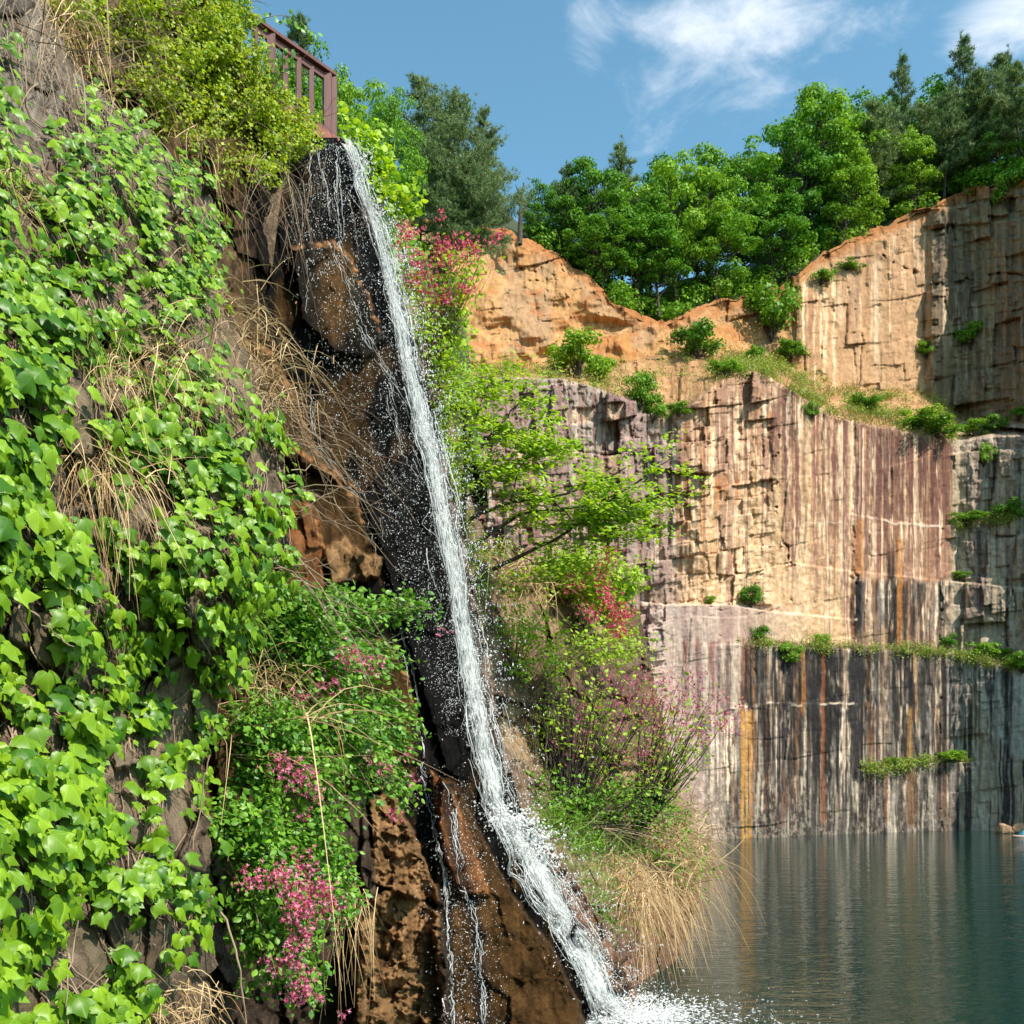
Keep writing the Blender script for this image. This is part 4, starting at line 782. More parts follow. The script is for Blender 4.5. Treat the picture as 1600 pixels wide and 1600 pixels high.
def cover(sheet, poly, n, tmpl, size, hi, dens=.42, seed=0, lo=.02, clump=30, up=.5, droop=0., rot=.7):
    """leaves scattered through a layer over a rock sheet inside an outline"""
    q = np.array(poly, float); px = R.uniform(q[:, 0].min(), q[:, 0].max(), n); y = R.uniform(q[:, 1].min(), q[:, 1].max(), n)
    f = fbm(px/clump, y/clump, 3, seed); k = (sdpoly(px, y, poly)+(fbm(px/18, y/18, 3, seed+5)-.5)*36 < 0) & (f > dens); px, y, f = px[k], y[k], f[k]
    p_, n_ = sheet.at(px, y); m_ = len(px); p_ = p_+n_*(lo+R.random(m_)**.7*hi*sst(dens, dens+.25, f))[:, None]; nn = grow(n_, m_, up, rot)
    return p_, nn, np.array([0, 0, -1.*droop])+R.normal(0, .7, (m_, 3)), R.uniform(.6, 1.3, m_)*size
def cover_plant(name, label, cat, sheet, poly, n, tmpl, size, hi, mat, twigs=60, twig_len=.9, twig_mat=None, group=None, **kw):
    p_, nn, tp_, sc = cover(sheet, poly, n, tmpl, size, hi, **kw); c0 = p_[np.argmin(p_[:, 2])] if len(p_) else np.zeros(3)
    root = empty(name, c0, label, cat, group); mb = MB(); place(mb, tmpl, p_, frames(nn, tp_), sc); mb.build('foliage', mat, root, c0)
    mb = MB(); q = np.array(poly, float); cnt = 0
    while cnt < twigs:
        px, y = R.uniform(q[:, 0].min(), q[:, 0].max()), R.uniform(q[:, 1].min(), q[:, 1].max())
        if sdpoly(np.array([px]), np.array([y]), poly)[0] > 0: continue
        cnt += 1; a, n_ = sheet.at(np.array([px]), np.array([y])); a, n_ = a[0], n_[0]; d = nrm(n_*.7+R.normal(0, .6, 3)+np.array([.25, -.1, .15])); L = twig_len*R.uniform(.5, 1.3)
        b = a+d*L-np.array([0, 0, .35*L*R.random()]); tube(mb, bez(a, a+d*L*.6+np.array([0, 0, .2*L]), b, 7, .015), .007, .002, 4)
    mb.build('vine' if name == 'ground_ivy' else 'twigs', twig_mat or M_twig, root, c0); return root
# yellow-green bushes under the railing
cover_plant('bush', 'yellow green fine leaved bush just under the wooden railing', 'bush', up_s, [(290, -30), (330, 0), (390, 80), (440, 160), (478, 215), (480, 262), (430, 275), (360, 220), (290, 130)], 26000, SPRIG, .055, .7, M_yellow, 90, dens=.34, seed=801, clump=34)
cover_plant('bush', 'yellow green fine leaved bush in the middle of the upper slope', 'bush', up_s, [(170, -40), (300, -40), (330, 120), (400, 250), (440, 300), (350, 285), (270, 235), (205, 150)], 26000, SPRIG, .055, .8, M_yellow, 90, dens=.36, seed=811, clump=34)
cover_plant('bush', 'yellow green bush among dry twigs at the top left of the slope', 'bush', up_s, [(62, -60), (190, -60), (240, 110), (290, 250), (250, 240), (190, 175), (125, 105), (72, 40)], 17000, SPRIG, .055, .6, M_yellow, 170, dens=.40, seed=821, clump=30)
# thin climbing vine on the railing
vr = r1+rdv*2.2+np.array([0, 0, .9]); root = empty('climbing_vine', vr, 'green climbing vine wound around the upper end of the railing', 'vine')
tm, lm = MB(), MB(); vp = []
for k in range(26):
    a = r1+rdv*R.uniform(1.3, 3.5)+np.array([.05, -.05, R.uniform(-.2, .9)]); d = np.array([R.normal(.15, .35), R.normal(-.1, .2), R.uniform(.1, .9)]); b = a+d*R.uniform(.4, 1.0)
    q = bez(a, a+np.array([0, 0, .5]), b, 9, .02); tube(tm, q, .007, .003, 4); vp.append(np.repeat(q[1:], 3, 0)+R.normal(0, .06, (24, 3)))
q = bez(r1+rdv*1.5+np.array([0, 0, 1.15]), r1+rdv*.9+np.array([.1, 0, 1.7]), r1+rdv*.25+np.array([.0, 0, 1.62]), 12, .02); tube(tm, q, .006, .003, 4); vp.append(np.repeat(q, 3, 0)+R.normal(0, .05, (36, 3)))
vp = np.concatenate(vp); place(lm, ROUND, vp, frames(grow(np.tile([[.4, -.6, .2]], (len(vp), 1)), len(vp), .2, .6), np.array([0, 0, -1.])+R.normal(0, .5, (len(vp), 3))), R.uniform(.06, .12, len(vp)))
tm.build('trunk', M_twig, root, vr); lm.build('foliage', M_weig, root, vr)

# ---- grass
def blades(mb, pos, dirs, L, w, sag, seg=5):
    n = len(pos); t = np.linspace(0, 1, seg+1)[None, :, None]; L = L[:, None, None]; dn = nrm(dirs)[:, None]
    c = pos[:, None]+dn*L*t+np.array([0, 0, -1.])*sag[:, None, None]*L*t*t+(R.normal(0, .05, (n, 1, 3)))*L*np.sin(t*3.1)
    tan = np.gradient(c, axis=1); sd2 = nrm(np.cross(tan, c-np.array([0, 0, CAMZ])))*(w[:, None, None]*(1-t*.85))
    v = np.stack([c-sd2, c+sd2], 2).reshape(n, -1, 3); k = 2*(seg+1); i = np.arange(n)[:, None]*k+np.arange(seg)[None]*2
    mb.add(v, np.stack([i, i+1, i+3, i+2], -1).reshape(-1, 4))
def tuft(name, label, cat, pts, n, L, sag, mat, spread=.12, up=.5, out=(0, 0, 0), w=.006, group=None, rnd=.45):
    """grass tuft: rooted around given points"""
    pts = np.asarray(pts, float).reshape(-1, 3); c0 = pts.mean(0); n = int(n*.6); b = pts[R.integers(0, len(pts), n)]+R.normal(0, spread*1.7, (n, 3))*[1, 1, .8]
    mb = MB(); blades(mb, b, R.normal(0, rnd*1.5, (n, 3))+np.array(out)+np.array([0, 0, up]), L*R.uniform(.3, 1.3, n), w*R.uniform(.6, 1.3, n), sag*R.uniform(.2, 1.5, n)); return tag(mb.build(name, mat, None, c0), label, cat, group)
def on(sheet, pl, off=.03):
    a = np.array(pl, float); p_, n_ = sheet.at(a[:, 0], a[:, 1]); return p_+n_*off
G1 = 'dry grass tufts on the ivy cliff'
tuft('grass_tuft', 'straw tuft hanging over bare rock between two ivy sprays', 'grass', on(ivy_s, [(130, 560), (160, 570), (195, 560), (170, 600)]), 300, .42, .9, M_dry, .07, .15, (.3, -.35, 0), .0035, G1)
tuft('grass_tuft', 'tawny tuft with long trailing blades below the ivy spray', 'grass', on(ivy_s, [(110, 710), (140, 715), (170, 730), (190, 740)]), 320, .50, 1.2, M_dry, .07, -.1, (.25, -.3, 0), .0035, G1)
tuft('grass_tuft', 'bushy brown tuft right of the upper ivy near the slab', 'grass', on(ivy_s, [(225, 545), (255, 555), (270, 580), (240, 600)]), 420, .45, 1.0, M_dry, .10, .05, (.3, -.3, 0), .0035, G1)
tuft('grass_tuft', 'dry grass fringe along the cliff rim beside the wet rock', 'grass', on(ivy_s, [(340, 470), (365, 510), (395, 560), (415, 590), (425, 620)]), 700, .50, .8, M_dry, .12, .25, (.5, -.15, 0), .0038, G1, .55)
tuft('grass_tuft', 'brown dead grass under the yellow bush above the ivy', 'grass', on(up_s, [(260, 215), (285, 240), (310, 260), (330, 290), (300, 275)]), 700, .60, 1.0, M_dry, .18, .1, (.3, -.3, 0), .005, G1, .55)
tuft('grass_tuft', 'pale dead grass beside the grey rock at the top left', 'grass', on(ivy_s, [(70, 30), (90, 60), (110, 90), (130, 110)], .0), 500, .65, .9, M_dry, .16, .1, (.3, -.2, 0), .005, G1, .5)
tuft('grass_tuft', 'hanging dead stalks left of the waterfall lip', 'grass', on(up_s, [(380, 300), (410, 320), (430, 290), (450, 270), (350, 310)]), 420, .8, 1.1, M_twig, .2, -.3, (.2, -.2, 0), .005, G1, .4)
tuft('grass_tuft', 'green grass tuft in the rock notch above the pink shrub', 'grass', on(ivy_s, [(365, 960), (375, 980), (385, 950)]), 220, .30, .8, M_grass, .05, .1, (.3, -.3, 0), .004, G1)
tuft('grass_tuft', 'green and straw grass at the foot of the ivy by the picture bottom', 'grass', on(ivy_s, [(200, 1590), (240, 1570), (270, 1580), (290, 1560)]), 320, .34, .8, M_dry, .07, .4, (.2, -.3, 0), .0035, G1)
tuft('grass_tuft', 'thin grass wisps on the ivy near the left edge of the hollow', 'grass', on(ivy_s, [(20, 300), (15, 320), (5, 290)]), 160, .3, .8, M_dry, .05, .1, (.3, -.3, 0), .0035, G1)
tuft('grass_tuft', 'green grass arching over the rock under the upper ivy', 'grass', on(ivy_s, [(110, 545), (125, 535), (140, 540)]), 130, .35, .9, M_grass, .05, .4, (.3, -.3, 0), .0035, G1)
tuft('grass_tuft', 'fibrous dead stalks hanging over the grey rock at the top left corner', 'grass', on(ivy_s, [(10, 10), (40, 30), (25, 60), (55, 90), (70, 130), (-10, 40)], .02), 330, .9, 1.0, M_twig, .12, -.7, (.25, -.25, 0), .0045, G1, .3)
# dead stems on the ivy cliff
for pts, r, lab in [([(140, 820), (140, 900), (125, 980), (100, 1060)], .006, 'long pale dead stem hanging across the ivy'), ([(128, 1395), (118, 1460), (108, 1530), (104, 1600)], .006, 'straight pale dead stem in front of the low bare rock'),
                    ([(320, 1380), (355, 1440), (375, 1510), (385, 1600)], .010, 'curved grey dead stem in the dark hollow'), ([(325, 1180), (315, 1250), (300, 1330)], .006, 'thin brown dead stem right of the ivy mat'), ([(40, 940), (70, 980), (115, 1010)], .006, 'dark bent dead stem under the large ivy leaves')]:
    q = np.array(pts, float); y = np.linspace(0, 1, 14); px = np.interp(y, np.linspace(0, 1, len(q)), q[:, 0]); yy = np.interp(y, np.linspace(0, 1, len(q)), q[:, 1]); p_, n_ = ivy_s.at(np.minimum(px, 320), yy)
    t0 = P(px, yy, np.minimum(p_[:, 1], p_[:, 1].mean()+.1)-.25); t0 = t0+R.normal(0, .006, t0.shape); mb = MB(); tube(mb, t0, r, r*.6, 6); tag(mb.build('dead_vine', M_twig, None, t0[-1]), lab, 'stem', 'dead stems on the ivy cliff')

# ---- shrubs made of arching stems
def shrub(name, label, cat, bases, blobs, ntw, leaf, lpt0, mat, tmpl=LEAF, flowers=None, fmat=None, fsize=.03, fn=26, fr=.10, r0=.012, arch=.25, jit=.06, bark=None, group=None, start=.4):
    lpt = int(lpt0*(2.3 if bases[0][2] < 15 else 1.35)); leaf = leaf*1.12
    bw = P(*np.array(bases, float).T); bl = np.array(blobs, float); w = bl[:, 3]*bl[:, 4]; w = w/w.sum(); c0 = bw[0]
    root = empty(name, c0, label, cat, group); tm, lm = MB(), MB(); LP, LD = [], []
    for k in range(ntw):
        b_ = bl[R.choice(len(bl), p=w)]; ctr = P(b_[0], b_[1], b_[2]); sc = b_[2]/1600; v = rdir(1)[0]*R.random()**.4; e_ = ctr+v*np.array([b_[3]*sc, (b_[3]+b_[4])*.5*sc, b_[4]*sc])
        a = bw[np.argmin(((bw-e_)**2).sum(1)+R.uniform(0, 1.5, len(bw)))]+R.normal(0, .05, 3); L = np.linalg.norm(e_-a); c = (a+e_)/2+np.array([0, 0, arch*L])+R.normal(0, .08*L, 3)
        q = bez(a, c, e_, 9, .012*L**.5); tube(tm, q, r0*R.uniform(.5, 1), .003, 4)
        tt = R.uniform(start, 1, lpt)**.8; ii = np.clip(tt*8, 0, 7.99); i0 = ii.astype(int); LP.append(q[i0]+(q[np.minimum(i0+1, 8)]-q[i0])*(ii-i0)[:, None]+R.normal(0, jit, (lpt, 3))); LD.append(np.tile(nrm(e_-a), (lpt, 1)))
    LP = np.concatenate(LP); LD = np.concatenate(LD); n = len(LP)
    place(lm, tmpl, LP, frames(grow(np.tile([[.25, -.25, .45]], (n, 1)), n, .2, .55), LD*.6+R.normal(0, .7, (n, 3))-np.array([0, 0, .3])), leaf*R.uniform(.55, 1.3, n))
    tm.build('trunk', bark or M_twig, root, c0); lm.build('foliage', mat, root, c0)
    if flowers:
        fm_ = MB()
        for fx, fy, fd, k in flowers:
            m_ = max(4, int(fn*k*1.8)); p_ = P(fx, fy, fd)+R.normal(0, fr*k**.5, (m_, 3)); d = nrm(R.normal(0, .7, (m_, 3))+np.array([.3, -.5, -.1])); place(fm_, FLOWER, p_, frames(d, rdir(m_)), fsize*R.uniform(.7, 1.3, m_))
        fm_.build('blossom', fmat or M_pink, root, c0)
    return root
# pink weigela bushes at the lower left, split where their roots are
shrub('weigela_shrub', 'weigela branches with bright leaves reaching over the fall, few pink flowers', 'shrub', [(400, 1010, 10.2), (420, 1060, 10.2), (470, 1080, 10.8)],
      [(470, 985, 9.9, 95, 70), (560, 945, 10.6, 70, 30), (640, 935, 11.2, 45, 22), (520, 1050, 10, 90, 45), (600, 1035, 10.6, 60, 30), (440, 930, 9.9, 45, 35), (675, 960, 11.3, 22, 25)], 260, .062, 16, M_weig,
      flowers=[(560, 1032, 9.7, 1), (585, 1038, 9.8, .8), (535, 1026, 9.7, .7), (500, 1075, 9.7, .5), (470, 1090, 9.6, .5), (520, 1068, 9.7, .5), (690, 985, 11, .2)], fsize=.040, fn=22, fr=.07, group='weigela shrubs left of the fall')
shrub('weigela_shrub', 'weigela with two clusters of pink flowers in the middle of the left bank', 'shrub', [(360, 1180, 9.6), (400, 1150, 9.9), (480, 1150, 10.4)],
      [(430, 1150, 9.4, 90, 70), (540, 1150, 10, 90, 60), (610, 1110, 10.6, 65, 30), (640, 1160, 10.8, 35, 25), (470, 1230, 9.4, 100, 60), (580, 1230, 10.2, 65, 45), (640, 1250, 10.8, 22, 25)], 300, .060, 16, M_weig,
      flowers=[(435, 1190, 9.0, .9), (470, 1205, 9.0, 1), (485, 1225, 9.1, .8), (455, 1222, 9.0, .8), (495, 1250, 9.1, .5), (600, 1200, 9.9, .5), (575, 1188, 9.8, .4), (612, 1272, 10, .4), (632, 1180, 10.5, .3), (470, 1275, 9.1, .4), (645, 1215, 10.6, .3)], fsize=.040, fn=22, fr=.065, group='weigela shrubs left of the fall')
shrub('weigela_shrub', 'weigela hanging lowest on the rock with a long spray of pink flowers', 'shrub', [(350, 1300, 9.2), (380, 1360, 9.3), (450, 1330, 9.9)],
      [(390, 1300, 8.9, 70, 70), (490, 1310, 9.4, 90, 55), (440, 1400, 8.9, 85, 80), (520, 1400, 9.5, 55, 60), (430, 1500, 8.8, 60, 80), (480, 1540, 9, 40, 50)], 330, .060, 17, M_weig,
      flowers=[(470, 1350, 8.5, 1), (440, 1362, 8.5, .8), (410, 1375, 8.5, .7), (455, 1385, 8.5, .9), (490, 1385, 8.6, .9), (505, 1395, 8.6, .8), (470, 1410, 8.5, 1), (455, 1430, 8.5, .8), (485, 1425, 8.6, .8), (515, 1415, 8.7, .7), (475, 1455, 8.5, .7), (462, 1475, 8.5, .9), (455, 1500, 8.5, .6), (470, 1525, 8.6, .8), (480, 1550, 8.6, .8), (460, 1555, 8.6, .6), (435, 1515, 8.5, .5), (420, 1500, 8.5, .4), (385, 1375, 8.4, .5), (535, 1585, 9, .2)], fsize=.042, fn=26, fr=.06, group='weigela shrubs left of the fall')
tuft('grass_tuft', 'straw grass arching over the weigela from the rock', 'grass', P(np.array([400, 420, 440, 410]), np.array([1075, 1060, 1090, 1050]), 9.6), 220, .55, .8, M_dry, .08, .35, (.35, -.2, 0), .004, 'dry grass tufts on the ivy cliff')
tuft('grass_tuft', 'long bent straw blades between the pink clusters', 'grass', P(np.array([350, 360, 470, 480]), np.array([1160, 1155, 1120, 1125]), 9.2), 40, 1.3, .7, M_dry, .04, .35, (.8, -.15, 0), .006, 'dry grass tufts on the ivy cliff', .3)
tuft('grass_tuft', 'brown hanging grass on the dark rock under the weigela', 'grass', P(np.array([535, 550, 545, 540]), np.array([1400, 1400, 1430, 1380]), 9.9), 110, .42, 1.2, M_dry, .06, -.3, (.1, -.1, 0), .004, 'dry grass tufts on the ivy cliff', .2)
# dry twigs in front of the wet rock
def twigs(label, pts, n, L):
    p0 = on(ivy_s, pts, .05); mb = MB()
    for k in range(n):
        a = p0[R.integers(len(p0))]+R.normal(0, .08, 3); d = nrm(np.array([1, .3, -.25])+R.normal(0, .4, 3)); l = L*R.uniform(.4, 1.2); b = a+d*l-np.array([0, 0, .3*l]); q = bez(a, a+d*l*.5+np.array([0, 0, .18*l]), b, 9, .02); tube(mb, q, .006, .002, 4)
        for j in range(2):
            i_ = R.integers(3, 8); e_ = q[i_]+nrm(d+R.normal(0, .6, 3))*l*.3; tube(mb, bez(q[i_], (q[i_]+e_)/2+R.normal(0, .03, 3), e_, 5), .003, .0015, 3)
    tag(mb.build('dry_twigs', M_twig, None, p0[0]), label, 'twigs', 'bare twigs before the wet rock')
twigs('bare twigs reaching over the upper brown rock ledge', [(400, 600), (420, 630), (430, 660)], 26, 1.1)
twigs('bare twigs crossing the round orange rock', [(440, 700), (448, 760), (445, 800), (430, 880)], 28, 1.0)

# ------------------------------------------------------------------ right bank plants
B = lambda px, y, d: (px, y, d)
shrub('flowering_shrub', 'crimson flowering shrub beside the top of the white water', 'shrub', [(655, 600, 21.2), (680, 580, 22), (665, 590, 21.5)],
      [(650, 450, 21, 40, 90), (700, 430, 21.5, 60, 70), (740, 400, 21.8, 40, 40), (680, 520, 21.5, 50, 60), (720, 500, 22, 40, 40)], 130, .10, 9, M_lime,
      flowers=[(630, 372, 20.8, .7), (622, 400, 20.8, .6), (640, 362, 20.8, .6), (688, 338, 21, .35), (650, 400, 20.8, .9), (657, 425, 20.8, .9), (655, 450, 20.9, .7), (690, 385, 21, .8), (712, 378, 21.2, .8), (732, 378, 21.3, .6), (685, 405, 21, .8), (700, 415, 21.2, .7), (725, 402, 21.3, .5), (770, 372, 21.6, .4), (778, 366, 21.6, .3), (742, 392, 21.4, .5), (735, 452, 21.4, .6), (720, 455, 21.4, .6), (690, 462, 21.2, .7), (672, 440, 21, .6), (668, 470, 21, .6), (640, 440, 20.8, .5), (700, 470, 21.3, .5)], fmat=M_red, fsize=.066, fn=30, fr=.12, r0=.02, arch=.1, jit=.12)
# small tree with wide low branches
def limbs(tm, segs, d):
    out = []
    for pts, r0_, r1_ in segs:
        q = np.array(pts, float); t_ = np.linspace(0, 1, 16); k = np.linspace(0, 1, len(q)); px, y, dd = (np.interp(t_, k, q[:, i_]) for i_ in range(3)); p_ = P(px, y, dd)
        for _ in range(3): p_[1:-1] = (p_[:-2]+p_[2:]+2*p_[1:-1])/4
        p_ = p_+R.normal(0, .015, p_.shape); tube(tm, p_, r0_, r1_, 7); out.append(p_)
    return out
c0 = P(714, 895, 23.2); root = empty('maple_tree', c0, 'small tree with bright lime leaves and wide low branches right of the fall', 'tree'); tm, lm = MB(), MB()
L_ = limbs(tm, [([(712, 900, 23.2), (722, 840, 23.2), (724, 760, 23.2), (728, 690, 23.2), (726, 620, 23.2)], .10, .03),
                ([(722, 830, 23.2), (745, 800, 23.1), (800, 783, 22.9), (860, 778, 22.6), (930, 760, 22.4), (980, 730, 22.2)], .05, .012),
                ([(722, 868, 23.2), (760, 838, 23), (810, 800, 22.8), (880, 796, 22.4), (940, 785, 22.2), (1010, 745, 22)], .05, .012),
                ([(770, 890, 23.6), (830, 860, 23.2), (880, 836, 22.8), (930, 800, 22.4), (985, 760, 22.2), (1055, 712, 22)], .05, .010),
                ([(726, 730, 23.2), (760, 690, 23), (800, 640, 22.8), (830, 610, 22.7)], .03, .008), ([(727, 700, 23.2), (745, 650, 23.4), (760, 610, 23.6), (770, 580, 23.6)], .03, .008),
                ([(726, 660, 23.2), (710, 630, 23.3), (700, 600, 23.4)], .02, .008), ([(724, 780, 23.2), (770, 740, 23), (830, 710, 22.8), (890, 700, 22.6)], .03, .008), ([(860, 778, 22.6), (900, 820, 22.5), (960, 830, 22.4), (1000, 850, 22.3)], .02, .006),
                ([(800, 783, 22.9), (810, 730, 22.8), (850, 690, 22.7)], .02, .006), ([(930, 790, 22.4), (960, 810, 22.4), (1020, 800, 22.3)], .02, .006), ([(800, 860, 23), (850, 890, 22.8), (900, 880, 22.6)], .015, .005)], 23)
LP = []
for i_, q in enumerate(L_):
    for j in range(20 if i_ else 12):
        k = R.integers(5 if i_ else 8, 16); a = q[k]; e_ = a+np.array([R.normal(0, .45), R.normal(0, .45), R.normal(.08, .28)]); tube(tm, bez(a, (a+e_)/2+[0, 0, .08], e_, 5, .01), .006, .003, 3)
        m_ = 42; LP.append(a+(e_-a)*R.uniform(.35, 1.15, (m_, 1))+R.normal(0, 1, (m_, 3))*np.array([.16, .16, .05]))
LP = np.concatenate(LP); n = len(LP); place(lm, LEAF, LP, frames(grow(np.tile([[.1, -.2, .8]], (n, 1)), n, .2, .35), R.normal(0, .8, (n, 3))*[1, 1, .3]), R.uniform(.08, .16, n)); tm.build('trunk', M_bark, root, c0); lm.build('crown', M_lime, root, c0)
# flowering shrubs on the bank
shrub('flowering_shrub', 'shrub with a dense crimson flower cascade under the maple branches', 'shrub', [(900, 930, 29), (930, 950, 29.5), (880, 920, 28.5)],
      [(930, 900, 28, 70, 55), (960, 950, 28.2, 45, 50), (880, 890, 28, 60, 40), (1000, 900, 28.5, 25, 40), (985, 1010, 28.5, 30, 25)], 150, .13, 16, M_lime,
      flowers=[(900, 908, 27.5, .8), (890, 912, 27.5, .5), (930, 895, 27.5, .9), (945, 880, 27.6, .7), (955, 865, 27.6, .5), (945, 925, 27.5, .8), (955, 945, 27.5, .9), (925, 960, 27.6, .7), (965, 965, 27.6, .9), (962, 985, 27.6, .8), (970, 990, 27.7, .6), (975, 955, 27.7, .5), (945, 1000, 27.7, .4)], fmat=M_red, fsize=.088, fn=40, fr=.18, r0=.02, arch=.15, jit=.14)
shrub('flowering_shrub', 'wide thin stemmed shrub dotted with pink flowers above the lake', 'shrub', [(880, 1320, 25.4), (905, 1330, 25.6), (870, 1335, 25.2), (990, 1310, 27.5)],
      [(960, 1080, 25, 110, 70), (1060, 1090, 25.6, 70, 60), (1110, 1110, 25.8, 40, 35), (1000, 1180, 25.6, 90, 60), (890, 1050, 25, 70, 60), (1070, 1170, 26, 50, 50), (850, 1100, 25, 50, 60)], 230, .105, 6, M_lime,
      flowers=[(1140, 1120, 25.5, .6), (1120, 1130, 25.5, .6), (1100, 1110, 25.4, .6), (1080, 1085, 25.2, .7), (1070, 1125, 25.3, .5), (1050, 1070, 25.2, .6), (1040, 1085, 25, .6), (1010, 1090, 25, .6), (1000, 1060, 25, .5), (985, 1070, 25, .5), (975, 1090, 25, .6), (960, 1110, 25, .5), (1030, 1130, 25.2, .6), (1050, 1150, 25.3, .5), (1010, 1175, 25.2, .5), (990, 1180, 25.2, .5), (970, 1185, 25.1, .5), (900, 1130, 24.9, .5), (905, 1150, 24.9, .5), (890, 1180, 25, .4), (1090, 1140, 25.4, .5), (1125, 1095, 25.5, .4), (1030, 1060, 25.1, .5), (870, 1160, 24.9, .4), (1145, 1135, 25.6, .6), (1105, 1150, 25.5, .6), (1065, 1105, 25.3, .6), (1085, 1060, 25.3, .5), (1025, 1100, 25.1, .6), (995, 1125, 25.1, .5), (1040, 1110, 25.1, .5), (965, 1140, 25, .5), (915, 1105, 24.9, .4), (950, 1060, 25, .4), (1155, 1100, 25.6, .3), (935, 1230, 25, .3)], fmat=M_pink, fsize=.068, fn=30, fr=.20, r0=.028, arch=.05, jit=.13, bark=M_bark, start=.5)
shrub('leafy_shrub', 'lime green leafy bush on the brown rock right of the white water', 'shrub', [(800, 1060, 24.5), (830, 1080, 25)], [(800, 970, 24.2, 70, 45), (860, 1010, 24.5, 70, 45), (800, 1040, 24.3, 50, 40), (950, 1010, 26, 70, 40), (1000, 1030, 27, 50, 40)], 110, .11, 13, M_lime,
      flowers=[(770, 970, 24, .5), (790, 1020, 24, .5), (765, 1015, 24, .4)], fmat=M_red, fsize=.06, fn=18, fr=.2, r0=.015, jit=.13)
shrub('leafy_shrub', 'green undergrowth bush below the bare stems at the foot of the rock', 'shrub', [(850, 1290, 24.6), (900, 1300, 25)], [(860, 1240, 24.4, 50, 60), (930, 1240, 25, 60, 40), (1010, 1250, 26, 60, 40), (1080, 1290, 27.5, 45, 40), (1090, 1380, 27.5, 30, 50)], 120, .10, 14, M_shr, r0=.015, jit=.12)
shrub('leafy_shrub', 'thin lime bush with pendant twigs between the fall and the maple trunk', 'shrub', [(690, 800, 22.5), (680, 700, 22.2), (670, 620, 21.8)], [(690, 560, 21.8, 35, 60), (700, 640, 22.2, 30, 60), (690, 720, 22.3, 22, 60), (725, 600, 22.5, 40, 60)], 120, .085, 12, M_lime, r0=.012, jit=.12)
# bare stems at the foot of the bank
root = empty('bare_stems', P(885, 1335, 25), 'cluster of dark bare trunks rising through the pink flowering shrub', 'stems'); tm = MB()
for seg in [([(888, 1290, 25), (885, 1240, 25), (888, 1180, 25), (880, 1140, 25), (872, 1090, 25)], .07, .02), ([(880, 1345, 25), (895, 1280, 25), (905, 1230, 25), (890, 1190, 25), (898, 1130, 25), (885, 1060, 25)], .07, .015), ([(870, 1330, 25), (900, 1260, 25.2), (925, 1190, 25.4), (950, 1140, 25.6), (1000, 1090, 25.8)], .06, .015),
            ([(865, 1330, 25), (835, 1260, 24.6), (838, 1180, 24.5), (825, 1100, 24.4)], .045, .012), ([(845, 1240, 24.6), (855, 1170, 24.6), (850, 1110, 24.6), (855, 1030, 24.6)], .03, .01), ([(900, 1330, 25.4), (950, 1270, 25.8), (1000, 1220, 26), (1060, 1180, 26.2), (1100, 1130, 26.4)], .045, .012), ([(910, 1200, 25.2), (960, 1190, 25.4), (1020, 1215, 25.6), (1050, 1250, 25.8)], .02, .008)]:
    tm = MB(); limbs(tm, [seg], 25); tm.build('stem', M_bark, root, P(885, 1335, 25))
# grasses on the bank
G2 = 'grass tufts on the lake bank'
for pts, n, L, sag, mt, up, out, lab in [
    ([(1000, 1310), (1030, 1320), (1060, 1330), (1080, 1350), (1040, 1350)], 1500, 1.5, .9, M_dry, .25, (.25, -.3, 0), 'big dry grass tussock drooping over the lake'), ([(960, 1370), (1000, 1390), (1040, 1390), (980, 1400)], 1500, 1.2, 1.1, M_dry, -.1, (.3, -.35, 0), 'straw grass hanging below the tussock towards the water'),
    ([(890, 1310), (930, 1315), (970, 1310), (910, 1335), (950, 1340)], 900, .8, .4, M_grass, .7, (.1, -.1, 0), 'fresh green grass in front of the dark bare trunks'), ([(900, 1370), (920, 1400), (935, 1420)], 500, .6, .6, M_grass, .5, (.1, -.1, 0), 'pale green grass beside the splashing ledge'),
    ([(790, 900), (830, 905), (870, 905), (760, 880), (900, 915)], 900, .9, .9, M_dry, .2, (.2, -.3, 0), 'dry reddish grass on the rock shelf under the maple'), ([(1050, 1290), (1070, 1300), (1060, 1270)], 500, 1.3, .8, M_dry, .5, (.4, -.2, 0), 'tall straw blades behind the tussock'),
    ([(830, 1290), (850, 1300), (870, 1300)], 420, .7, .5, M_grass, .6, (0, -.1, 0), 'green grass at the foot of the bank rock'), ([(690, 820), (700, 870), (680, 760), (670, 700)], 500, .7, .8, M_grass, .2, (.1, -.2, 0), 'grass fringe along the right edge of the fall')]:
    tuft('grass_tuft', lab, 'grass', on(bk_s, pts), n, L, sag, mt, .22, up, out, .010, G2, .5)
cover_plant('ground_ivy', 'mixed low greenery on the slope right of the fall', 'plant', bk_s, [(640, 520), (680, 600), (720, 760), (750, 850), (870, 880), (980, 930), (900, 940), (760, 930), (720, 880), (680, 740), (630, 560)], 9000, LEAF, .10, .6, M_lime, 60, dens=.44, seed=831, clump=40)
cover_plant('ground_ivy', 'green undergrowth on the bank below the bare trunks', 'plant', bk_s, [(820, 1220), (900, 1250), (1020, 1240), (1080, 1300), (1090, 1370), (1000, 1340), (880, 1330), (825, 1290)], 7000, LEAF, .10, .5, M_shr, 60, dens=.42, seed=841, clump=40)

